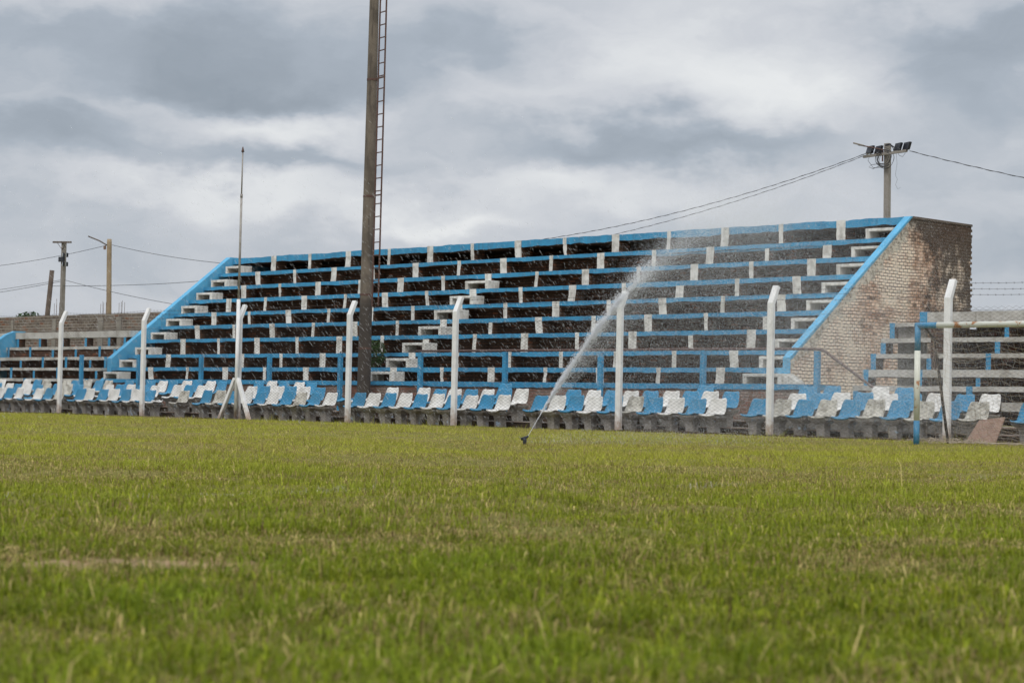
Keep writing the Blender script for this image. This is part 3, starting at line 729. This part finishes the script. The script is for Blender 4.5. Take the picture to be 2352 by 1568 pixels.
for k in range(60):       # slack cord heaped on the ground
    x = GX + random.uniform(-.45, .4) if k < 40 else GX + random.uniform(0, 3); y = GY + random.uniform(.3, 1.9); pts = []
    for j in range(7): x += random.gauss(0, .08); y += random.gauss(0, .08); pts.append((x, y, .012 + random.random() * (.11 if k < 40 else .05)))
    m.tube(pts, .0035, 3, cap=False)
part('net', m, M['net'], goal)

# leaning board
brd = thing('board', 'brown chipboard panel leaning against the fence behind the goal net', 'board', (-20.4, 33.0, 0))
m = MB(); A = [Vector((-20.70, 32.88, 0)), Vector((-19.90, 32.62, 0)), Vector((-20.02, 33.16, .50)), Vector((-20.66, 33.30, .43))]
nn = (A[1] - A[0]).cross(A[3] - A[0]).normalized() * .022
m.v = [tuple(p) for p in A] + [tuple(p - nn) for p in A]
m.f = [(0, 1, 2, 3), (7, 6, 5, 4), (0, 4, 5, 1), (1, 5, 6, 2), (2, 6, 7, 3), (3, 7, 4, 0)]; m.m = [0] * 6
part('panel', m, M['board'], brd)

# ------------------------------------------------------------------ poles and cables behind
def cable(name, label, pts, r, sag=0, group=None, twist=False, mat='cable'):
    out = []
    for a, b in zip(pts[:-1], pts[1:]):
        a, b = Vector(a), Vector(b)
        for t in np.linspace(0, 1, 26)[:-1]:
            p = a.lerp(b, t); p.z -= sag * 4 * t * (1 - t); out.append(p)
    out.append(Vector(pts[-1])); m = MB(); m.tube(out, r, 5)
    if twist:
        o2 = []
        L = (out[-1] - out[0]).length; N = int(L / .10)
        for k in range(N + 1):
            f = k / N * (len(out) - 1); i = min(int(f), len(out) - 2); p = out[i].lerp(out[i + 1], f - i)
            o2.append(p + Vector((0, math.cos(k * .9) * r * 1.6, math.sin(k * .9) * r * 1.6)))
        m.tube(o2, r * .8, 4)
    c0 = out[0]; o = link(name, m.mesh(name, M[mat], True, tuple(c0)), loc=tuple(c0)); tag(o, label, 'cable', group); return o

lp = thing('light_pole', 'square concrete pole with black floodlights and coiled cable behind the right of the stand', 'light pole', (-32.2, 47, 0))
m = MB(); m.beam((-32.18, 47, 0), (-32.23, 47, 8.14), .078, .07); part('pole', m, M['pole'], lp, bevel=.01)
m = MB(); m.beam((-32.95, 46.86, 7.80), (-31.50, 46.86, 7.86), .035, .035, Vector((0, 0, 1))); part('crossarm', m, M['pole'], lp)
for cx, cz, tz_ in ((-31.82, 8.0, .12), (-31.53, 8.0, .12), (-32.76, 7.99, -.10), (-32.47, 7.97, -.10)):
    m = MB(); w_, h_ = .135, .105
    sk = .035
    A = [Vector((cx - w_ - sk, 46.92, cz - h_)), Vector((cx + w_ - sk, 46.80, cz - h_)), Vector((cx + w_ + sk, 46.80, cz + h_)), Vector((cx - w_ + sk, 46.92, cz + h_))]
    m.v = [tuple(p) for p in A] + [tuple(p + Vector((.03, .07, -.01))) for p in A]
    m.f = [(0, 1, 2, 3), (7, 6, 5, 4), (0, 4, 5, 1), (1, 5, 6, 2), (2, 6, 7, 3), (3, 7, 4, 0)]; m.m = [0] * 6
    fl = part('floodlight', m, M['black'], lp, bevel=.006)
    m = MB(); m.tube([(cx - .08, 46.86, cz - .09), (cx - .08, 46.86, 7.84)], .009, 4); m.tube([(cx + .06, 46.86, cz - .09), (cx + .06, 46.86, 7.84)], .009, 4)
    part('mounting_bracket', m, M['rust'], lp, parent=fl)
m = MB(); m.tube([(-32.22, 46.85, 7.93), (-32.6, 46.7, 8.03), (-32.95, 46.6, 8.11)], .02, 6); m.tube([(-32.30, 46.86, 7.62), (-32.30, 46.86, 7.95)], .022, 5); part('lamp_arm', m, M['rust'], lp)
m = MB(); m.beam((-32.78, 46.62, 8.08), (-33.08, 46.55, 8.17), .035, .022, Vector((0, 1, 0))); part('street_lamp_head', m, M['pole'], lp, bevel=.01)
m = MB()
for k in range(9):
    c = Vector((-32.20 + random.gauss(0, .05), 46.84 - .008 * k, 7.70 + random.gauss(0, .05))); r_ = random.uniform(.17, .28); pts = []
    for j in range(25):
        a = R(-250) + j / 24 * R(330 if k < 6 else 200) + random.gauss(0, .02)
        pts.append(c + Vector((r_ * math.cos(a) * 1.05, .02 * math.sin(3 * a), r_ * math.sin(a))))
    m.tube(pts, .0075, 4)
m.tube([(-32.36, 46.84, 7.5), (-32.6, 46.84, 7.43), (-32.74, 46.84, 7.49), (-32.66, 46.84, 7.55), (-32.2, 46.84, 7.56)], .007, 4)
m.tube([(-32.45, 46.84, 7.95), (-32.7, 46.84, 7.85), (-32.78, 46.84, 7.68), (-32.6, 46.84, 7.46), (-32.25, 46.84, 7.45)], .007, 4)
m.tube([(-31.78, 46.84, 7.85), (-31.74, 46.84, 7.75), (-31.62, 46.84, 7.70), (-31.54, 46.84, 7.78), (-31.53, 46.84, 7.86)], .006, 4)
for k in range(5): m.tube([(-32.2, 46.84, 8.04 + .012 * k), (-32.05, 46.84, 8.06 + .01 * k), (-31.95 + .02 * k, 46.84, 7.98), (-31.90, 46.84, 7.8)], .006, 4)
part('coiled_cable', m, M['cable'], lp, True)
m = MB(); m.tube([(-31.83, 46.84, 7.85), (-31.80, 46.84, 7.5), (-31.85, 46.84, 7.2), (-31.78, 46.84, 7.08), (-31.84, 46.84, 6.93), (-31.76, 46.84, 6.80), (-31.68, 46.84, 6.84)], .004, 4)
part('dangling_wire', m, M['cable'], lp, True)
cable('overhead_cable', 'upper sagging black cable from the floodlight pole down behind the stand', [(-32.9, 47, 7.92), (-47.5, 47, 5.95)], .007, .36, twist=True)
cable('overhead_cable', 'lower sagging cable from the floodlight pole down behind the stand', [(-32.9, 47, 7.88), (-47.5, 47, 5.60)], .006, .36, twist=True)
cable('overhead_cable', 'twisted cable falling from the floodlight pole to the right picture edge', [(-31.5, 47, 7.87), (-22.0, 47, 5.55)], .008, .12, twist=True)

p1 = thing('utility_pole', 'thin grey concrete pole with crossarm and four small floodlights behind the left wall', 'utility pole', (-79.4, 50, 0))
m = MB(); m.beam((-79.45, 50, 0), (-79.42, 50, 7.68), .085, .085); part('pole', m, M['pole'], p1)
m = MB(); m.beam((-80.15, 49.88, 7.67), (-78.65, 49.88, 7.60), .04, .035, Vector((0, 0, 1))); part('crossarm', m, M['dark_wood'], p1)
m = MB(); m.tube([(-79.8, 49.9, 7.6), (-79.42, 49.9, 7.3)], .015, 4); m.tube([(-79.05, 49.9, 7.6), (-79.42, 49.9, 7.3)], .015, 4); part('arm_brace', m, M['dark_wood'], p1)
for x, z in ((-79.12, 7.03), (-78.82, 7.02), (-79.12, 6.62), (-78.82, 6.60)):
    m = MB(); m.beam((x - .11, 49.85, z + .02), (x + .11, 49.75, z - .02), .09, .04, Vector((0, 0, 1)), 0)
    f_ = part('floodlight', m, M['black'], p1)
    m = MB(); m.beam((x - .09, 49.80, z + .015), (x + .09, 49.70, z - .02), .07, .01, Vector((0, 0, 1)), 0); part('lamp_glass', m, M['lampglass'], p1, parent=f_)
m = MB(); m.beam((-79.6, 49.88, 6.85), (-79.2, 49.88, 6.85), .11, .05, Vector((0, 0, 1))); part('junction_box', m, M['black'], p1)
p2 = thing('utility_pole', 'pale timber pole with a slanting lamp arm behind the left wall', 'utility pole', (-75.5, 50, 0))
m = MB(); m.tube([(-75.42, 50, 0), (-75.6, 50, 4), (-75.72, 50, 7.45), (-75.72, 50, 7.62)], .125, 9, r2=.10); part('pole', m, M['wood'], p2, True)
m = MB(); m.tube([(-75.75, 49.88, 7.35), (-76.2, 49.8, 7.55), (-76.95, 49.7, 7.78)], .03, 6); part('lamp_arm', m, M['dark_wood'], p2)
m = MB(); m.beam((-75.86, 49.86, 7.15), (-75.86, 49.86, 7.32), .045, .04); part('fuse_box', m, M['board'], p2)
p3 = thing('pole_stump', 'short dark timber pole leaning to the right behind the left wall', 'pole', (-80.9, 50, 0))
m = MB(); m.tube([(-81.3, 50, 0), (-80.38, 50, 6.38)], .13, 9, r2=.11); part('pole', m, M['dark_wood'], p3, True)
cable('overhead_cable', 'cable rising from the left picture edge to the pale timber pole', [(-90, 50, 6.7), (-75.9, 50, 7.35)], .011, .18)
cable('overhead_cable', 'cable sagging from the pale timber pole down to the big stand', [(-75.5, 50, 7.35), (-66, 50, 6.12)], .011, .12)
cable('overhead_cable', 'lower of two cables from the left picture edge to the floodlit concrete pole', [(-90, 50, 5.25), (-79.4, 50, 5.86)], .011, .06)
cable('overhead_cable', 'upper of two cables from the left picture edge to the floodlit concrete pole', [(-90, 50, 5.4), (-79.4, 50, 5.92)], .010, .04)
cable('overhead_cable', 'nearly level cable from the leaning timber pole to the big stand', [(-80.6, 50, 5.66), (-72, 50, 5.50), (-66, 50, 5.62)], .011, .03)
cable('overhead_cable', 'cable falling steeply from the floodlit concrete pole to the big stand', [(-79.3, 50, 5.9), (-68.5, 50, 4.35)], .011, .10)

# ------------------------------------------------------------------ bushes
def bush(name, label, c, rad, n, size, stem_to):
    root = thing(name, label, 'bush', (c[0], c[1], stem_to)); m = MB()
    for _ in range(n):
        while True:
            q = np.array([random.uniform(-1, 1) for _ in range(3)])
            if .2 < (q ** 2).sum() < 1 and math.sin(q[0] * 5 + q[2] * 4 + c[0]) + math.sin(q[1] * 6 - q[2] * 3) > -.7: break
        p = Vector((c[0] + q[0] * rad[0], c[1] + q[1] * rad[1], c[2] + q[2] * rad[2]))
        a = Vector((random.gauss(0, 1), random.gauss(0, 1), random.gauss(0, .6))).normalized() * size * random.uniform(.6, 1.3)
        b = a.cross(Vector((random.gauss(0, 1), random.gauss(0, 1), random.gauss(0, 1)))).normalized() * size * .35
        m.quad(tuple(p - a), tuple(p + b), tuple(p + a), tuple(p - b))
    part('foliage', m, M['leaf'], root)
    m = MB()
    for k in range(9):
        m.tube([(c[0], c[1], stem_to), (c[0] + random.uniform(-.3, .3) * rad[0], c[1], c[2] - rad[2] * .4), (c[0] + random.uniform(-.8, .8) * rad[0], c[1] + random.uniform(-.5, .5) * rad[1], c[2] + random.uniform(0, .7) * rad[2])], .012, 4, r2=.004)
    part('stem', m, M['stem'], root)
bush('bush', 'dark green bush growing on the lower tiers behind the mast', (-42.95, 37.35, 1.95), (.48, .18, .42), 800, .05, 1.06)
bush('bush', 'small green tree top showing above the far left of the boundary wall', (-83.9, 51, 4.15), (1.1, .5, .45), 420, .11, 0)

# ------------------------------------------------------------------ sprinkler
SX, SY = -18.50, 18.74
sp_ = thing('sprinkler', 'small black sprinkler head in the grass at the foot of the water jet', 'sprinkler', (SX, SY, 0))
m = MB(); m.tube([(SX, SY, -.03), (SX, SY, .05), (SX, SY, .075), (SX, SY, .10)], .026, 12); part('body', m, M['black'], sp_, True)
m = MB(); m.tube([(SX - .045, SY - .02, .085), (SX + .02, SY + .02, .115), (SX + .035, SY + .03, .13)], .022, 10, r2=.013); part('nozzle', m, M['black'], sp_, True)
# water: thousands of separate drops thrown along a ballistic arc
def water_mat(name, clear):
    wm = bpy.data.materials.new(name); wm.use_nodes = True; t = NT(wm.node_tree); t.n.clear()
    out = t.new('ShaderNodeOutputMaterial'); df = t.new('ShaderNodeBsdfDiffuse'); df.inputs[0].default_value = (.97, .98, 1, 1)
    tl = t.new('ShaderNodeBsdfTranslucent'); tl.inputs[0].default_value = (.97, .98, 1, 1)
    mx = t.new('ShaderNodeMixShader'); mx.inputs[0].default_value = .5; t.l.new(df.outputs[0], mx.inputs[1]); t.l.new(tl.outputs[0], mx.inputs[2])
    tp = t.new('ShaderNodeBsdfTransparent'); m2 = t.new('ShaderNodeMixShader'); m2.inputs[0].default_value = clear
    t.l.new(mx.outputs[0], m2.inputs[1]); t.l.new(tp.outputs[0], m2.inputs[2]); t.l.new(m2.outputs[0], out.inputs[0]); return wm
WJ = water_mat('dense_water', .45); WM = water_mat('water_drops', .5)
def drops(name, P_, Vd, L, Wd, label, mat):
    n = len(P_); d = Vd / np.linalg.norm(Vd, axis=1, keepdims=True)
    a = rng.normal(size=(n, 3)); u = np.cross(d, a); u /= np.linalg.norm(u, axis=1, keepdims=True); v = np.cross(d, u)
    L = L[:, None]; Wd = Wd[:, None]
    V = np.stack([P_ - d * L / 2, P_ + d * L / 2, P_ + u * Wd, P_ + (-.5 * u + .87 * v) * Wd, P_ + (-.5 * u - .87 * v) * Wd], 1).reshape(-1, 3)
    b = np.arange(n)[:, None] * 5
    F_ = np.concatenate([b + np.array([[0, 2, 3]]), b + np.array([[0, 3, 4]]), b + np.array([[0, 4, 2]]), b + np.array([[1, 3, 2]]), b + np.array([[1, 4, 3]]), b + np.array([[1, 2, 4]])])
    o = link(name, np_mesh(name, V, F_, mat, (SX, SY, .12)), loc=(SX, SY, .12)); tag(o, label, 'water', kind='stuff'); return o
S0 = np.array([SX + .03, SY + .03, .13]); be = R(55)
D = math.cos(be) * np.array([math.cos(CA), math.sin(CA), 0]) + math.sin(be) * np.array([FX, FY, 0]); SIDE = np.array([D[1], -D[0], 0])
V0, EE, G_ = 11.5, R(45.5), 9.81
def arc(tt, v0, ee, yaw):
    d = D[None, :] * np.cos(yaw)[:, None] + SIDE[None, :] * np.sin(yaw)[:, None]
    hv = (v0 * np.cos(ee))[:, None] * d; drag = 1 - .05 * tt[:, None]
    p = S0 + hv * tt[:, None] * drag; p[:, 2] += v0 * np.sin(ee) * tt - .5 * G_ * tt * tt
    vel = hv.copy(); vel[:, 2] = v0 * np.sin(ee) - G_ * tt; return p, vel
def field(n, t0, t1, sv, se, sy, pw=1.0):
    tt = t0 + (t1 - t0) * rng.random(n) ** pw
    return arc(tt, V0 * (1 + rng.normal(0, sv, n)), EE + rng.normal(0, se, n), rng.normal(0, sy, n))
# compact stream, bunched into uneven pulses
a_, b_ = field(20000, 0, .34, .004, .0060, .0060, 1.1)
c_, d_ = field(30000, .04, .66, .016, .020, .020, 1.1)
p = np.concatenate([a_, c_]); ve = np.concatenate([b_, d_]); s_ = np.linalg.norm(p - S0, axis=1)
k = rng.random(len(p)) < (.58 + .42 * np.sin(s_ * 7 + 1.5 * np.sin(s_ * 2.3))) * np.clip((5.6 - s_) / 3.2, 0, 1); p = p[k]; ve = ve[k]
drops('water_jet', p, ve, rng.uniform(.015, .05, len(p)), rng.uniform(.0014, .003, len(p)), 'white jet of water rising from the sprinkler towards the stand', WJ)
# the stream breaking up into a plume of drops that ends in a long curtain of fine rain
p1_, v1_ = field(52000, .30, .95, .035, .03, .034, .8)
p2_, v2_ = field(110000, .55, 1.65, .09, .06, .11); p2_[:, :2] += (rng.random(len(p2_)) * np.clip(np.linalg.norm(p2_ - S0, axis=1) - 5, 0, 9) * .16)[:, None] * np.array([.706, .708])
n = 270000                                  # drops shed along the way, falling out of the plume
tt = .14 + 1.5 * rng.random(n) ** .75
p3_, v3_ = arc(tt, V0 * (1 + rng.normal(0, .05, n)), EE + rng.normal(0, .03, n), rng.normal(0, .11, n))
fall = rng.random(n) ** 1.05; drift = 2.0 * fall[:, None] * D[None, :] * rng.random(n)[:, None]
p3_ = p3_ + drift; p3_[:, 2] = p3_[:, 2] * (1 - fall * .98); v3_[:, :2] *= .45; v3_[:, 2] = -3.2 - 2 * fall
p3_ += SIDE[None, :] * rng.normal(0, .5, n)[:, None] + (fall * tt * rng.random(n))[:, None] * np.array([.9, .9, 0])[None, :]
n = 34000
tw = .06 + .62 * rng.random(n); p5_, v5_ = arc(tw, V0 * (1 + rng.normal(0, .01, n)), EE + rng.normal(0, .012, n), rng.normal(0, .02, n))
q5 = rng.random(n) ** 1.8; p5_ += (q5 * tw * 1.1)[:, None] * (.75 * D + .35 * np.array([.706, .708, 0]))[None, :]; p5_[:, 2] -= q5 * (.10 + 1.9 * tw * tw) * 1.4; v5_[:, 2] -= 2.2 * q5
n = 16000
s4 = rng.random(n) ** .8 * 4.5; p4_ = S0 + s4[:, None] * (np.array([math.cos(CA), math.sin(CA), 0]) * .75 + np.array([FX, FY, 0]) * .35)[None, :] + rng.normal(0, .12, (n, 3)) * (1 + s4[:, None] * .5)
p4_[:, 2] = np.abs(rng.normal(0, .17, n)) * (.4 + s4 * .35); v4_ = np.tile(np.array([.5, .5, -2.]), (n, 1))
pp = np.concatenate([p1_, p2_, p3_, p4_, p5_]); vv_ = np.concatenate([v1_, v2_, v3_, v4_, v5_]); k = (pp[:, 2] > .04) & (rng.random(len(pp)) < .13 + pp[:, 2] / 1.3); pp = pp[k]; vv_ = vv_[k]
drops('water_spray', pp, vv_, rng.uniform(.010, .034, len(pp)), rng.uniform(.0006, .0014, len(pp)), 'broad curtain of fine water drops to the right of the jet', WM)
# heavier drops of the previous sweep still falling over the left half of the pitch
n = 8000
lat = rng.uniform(-7.4, 2.0, n); dep = rng.uniform(21, 33, n); z = .25 + 2.9 * rng.random(n) ** 1.25 + (rng.random(n) < .06) * rng.random(n) * 1.2
lat = lat * dep / 26
wgt = rng.random(n) < np.clip(1.2 - np.abs(lat + 2.5) / 9, .25, 1); lat = lat[wgt]; dep = dep[wgt]; z = z[wgt]; n = len(z)
pl = lat[:, None] * np.array([math.cos(CA), math.sin(CA), 0]) + dep[:, None] * np.array([FX, FY, 0]); pl[:, 2] = z + .03
vl = np.array([.706, .708, 0])[None, :] * rng.normal(2.6, .35, n)[:, None]; vl[:, 2] = -rng.normal(4.0, .5, n) + z * .45
drops('falling_drops', pl, vl, rng.uniform(.03, .075, n), rng.uniform(.0009, .0019, n), 'slanting water drops falling in front of the left and middle of the stand', WM)

# ------------------------------------------------------------------ grass
gm = bpy.data.materials.new('grass_blades'); gm.use_nodes = True; t = NT(gm.node_tree); t.n.clear()
at = t.new('ShaderNodeAttribute', attribute_name='tone'); out = t.new('ShaderNodeOutputMaterial')
pb = t.new('ShaderNodeBsdfPrincipled'); pb.inputs['Roughness'].default_value = .7; pb.inputs['Specular IOR Level'].default_value = .08; t.l.new(at.outputs[0], pb.inputs[0])
tr = t.new('ShaderNodeBsdfTranslucent'); t.l.new(at.outputs[0], tr.inputs[0]); mx = t.new('ShaderNodeMixShader'); mx.inputs[0].default_value = .35
t.l.new(pb.outputs[0], mx.inputs[1]); t.l.new(tr.outputs[0], mx.inputs[2]); t.l.new(mx.outputs[0], out.inputs[0])
def blades(n, d0, d1, h0, w0, far, tuft):
    nt = n // tuft                              # blades grow in tufts that lean out from a common root
    d = np.sqrt(rng.uniform(d0 * d0, d1 * d1, nt)); a = rng.uniform(-1, 1, nt) * (.34 + np.minimum(1.5 / d, .42))
    x = d * (FX * np.cos(a) + FY * np.sin(a)); y = d * (FY * np.cos(a) - FX * np.sin(a))
    vig = rng.uniform(.5, 1.4, nt) ** 1.2 * np.where(rng.random(nt) < .07, 1.75, 1); tone = rng.random(nt); tdir = rng.uniform(0, 2 * np.pi, nt)
    x, y, d, vig, tone, tdir = [np.repeat(q, tuft) for q in (x, y, d, vig, tone, tdir)]; n = len(x)
    sp = .012 + .004 * d; ox, oy = rng.normal(0, 1, n) * sp, rng.normal(0, 1, n) * sp; x = x + ox; y = y + oy
    dry = .50 * smooth_noise(x, y, .55, 1) + .3 * smooth_noise(x, y, 2.1, 2) + .20 * smooth_noise(x, y, 7, 3)
    lush = .5 * smooth_noise(x, y, .9, 4) + .5 * smooth_noise(x, y, 3.3, 5)
    bare = np.zeros(n)
    for cx, cy, ra, rb in PATCH:
        u = .707 * ((x - cx) + (y - cy)); v_ = .707 * (-(x - cx) + (y - cy))
        bare = np.maximum(bare, np.exp(-((u / ra) ** 2 + (v_ / rb) ** 2) ** 2))
    keep = (y < YF - .05) & (rng.random(n) > bare * .88) & (rng.random(n) > (dry > .66) * .35)
    keep &= (y < YF - .38) | (rng.random(n) < .35 + .65 * (smooth_noise(x, y, 2.3, 44) > .5))
    keep |= (y >= YF - .05) & (y < YF + .9) & (rng.random(n) < .22)
    x, y, d, dry, lush, vig, tone, tdir, ox, oy, bare = [q[keep] for q in (x, y, d, dry, lush, vig, tone, tdir, ox, oy, bare)]; n = len(x)
    h = h0 * (.25 + 1.5 * lush) * vig * rng.uniform(.4, 1.25, n); h = np.where((dry > .56), h * .6, h) * (1 - .7 * bare)
    edge = np.exp(-((y - YF + .25) / .22) ** 2); h = h * (1 + edge * rng.random(n) * (1.0 + 4.5 * (smooth_noise(x, y, 1.1, 21) > .60)))
    tall = rng.random(n) < .0025; h = np.where(tall, h * 2.4, h)
    wd = w0 * rng.uniform(.55, 1.5, n)
    th = np.where(rng.random(n) < .6, np.arctan2(oy, ox), tdir) + rng.normal(0, .5, n)
    bend = np.abs(rng.normal(.75, .55, n)) * h * np.where(rng.random(n) < .25, 1.9, 1) + .004
    bx_, by_ = np.cos(th) * bend, np.sin(th) * bend; ph = th + np.pi / 2 + rng.normal(0, .5, n)
    wx, wy = np.cos(ph) * wd / 2, np.sin(ph) * wd / 2
    green = np.array([.098, .155, .009]); lime = np.array([.31, .33, .026]); straw = np.array([.56, .45, .18]); brown = np.array([.25, .175, .075])  # dark green also carries the foreground vignetting, put into blade colour
    q = np.clip(.5 * tone + .5 * rng.random(n), 0, 1)[:, None]; c = green * (1 - q) + lime * q
    lu = np.clip((lush - .50) * 3.2, 0, .75)[:, None] * (rng.random((n, 1)) < .8); c = c * (1 - lu) + np.array([.215, .285, .022]) * lu
    far_y = np.clip((d - 7) / 14, 0, 1)[:, None]
    c = c * (1 - .62 * far_y) + (np.array([.49, .475, .075])) * .62 * far_y
    ps = np.clip((dry - .39) * 2.6, .10, .72)
    isd = rng.random(n) < ps * (.4 + 1.2 * (tone > .5)); br = rng.random(n) < .42
    c = np.where(isd[:, None], np.where(br[:, None], brown, straw) * rng.uniform(.6, 1.05, (n, 1)), c)
    band = np.exp(-((x + 8.75 + .03 * np.sin(y * 3)) / .06) ** 2) * (y > 5) * (y < 27) * (smooth_noise(x, y, 1.4, 9) > .38)
    lime_dust = (rng.random(n) < band * .45)[:, None]; c = np.where(lime_dust, np.array([.44, .41, .29]), c)
    edgec = (rng.random(n) < edge * .5)[:, None]; c = np.where(edgec, np.array([.15, .10, .05]), c)
    c = np.where((rng.random(n) < bare * .9)[:, None], np.array([.45, .32, .18]), c); c = c * rng.uniform(.7, 1.2, (n, 1)); c = c * (.72 + .52 * tone[:, None])
    z0 = turf(x, y)
    if far:
        V = np.stack([np.stack([x - wx, y - wy, z0 - .005], 1), np.stack([x + wx, y + wy, z0 - .005], 1), np.stack([x + bx_, y + by_, z0 + h], 1)], 1).reshape(-1, 3)
        F_ = np.arange(n * 3).reshape(-1, 3); C = np.repeat(np.concatenate([c, np.ones((n, 1))], 1), 3, 0)
    else:
        tz = z0 + h * np.clip(1 - .42 * bend / np.maximum(h, .01), .12, 1)
        V = np.stack([np.stack([x - wx, y - wy, z0 - .005], 1), np.stack([x + wx, y + wy, z0 - .005], 1),
                      np.stack([x + wx * .8 + bx_ * .28, y + wy * .8 + by_ * .28, z0 + h * .6], 1), np.stack([x - wx * .8 + bx_ * .28, y - wy * .8 + by_ * .28, z0 + h * .6], 1),
                      np.stack([x + wx * .15 + bx_, y + wy * .15 + by_, tz], 1), np.stack([x - wx * .15 + bx_, y - wy * .15 + by_, tz], 1)], 1).reshape(-1, 3)
        b = np.arange(n)[:, None] * 6; F_ = np.concatenate([b + np.array([[0, 1, 2, 3]]), b + np.array([[3, 2, 4, 5]])]); C = np.repeat(np.concatenate([c, np.ones((n, 1))], 1), 6, 0)
    return V, F_, C
for nm, a in (('near_grass', (250000, 2.2, 8, .037, .0038, False, 10)), ('middle_grass', (270000, 7.8, 17, .036, .0042, False, 7)), ('far_grass', (235000, 16.5, 28, .038, .0065, True, 4)), ('distant_grass', (340000, 27.5, 62, .040, .0080, True, 3))):
    V, F_, C = blades(*a)
    o = link(nm, np_mesh(nm, V, F_, gm, colors=C)); tag(o, {'near_grass': 'blurred blades of green and straw grass nearest the camera', 'middle_grass': 'patchy green and dry grass across the middle of the pitch', 'far_grass': 'yellow green grass round the sprinkler', 'distant_grass': 'yellow green grass reaching back to the foot of the fence'}[nm], 'grass', kind='stuff')
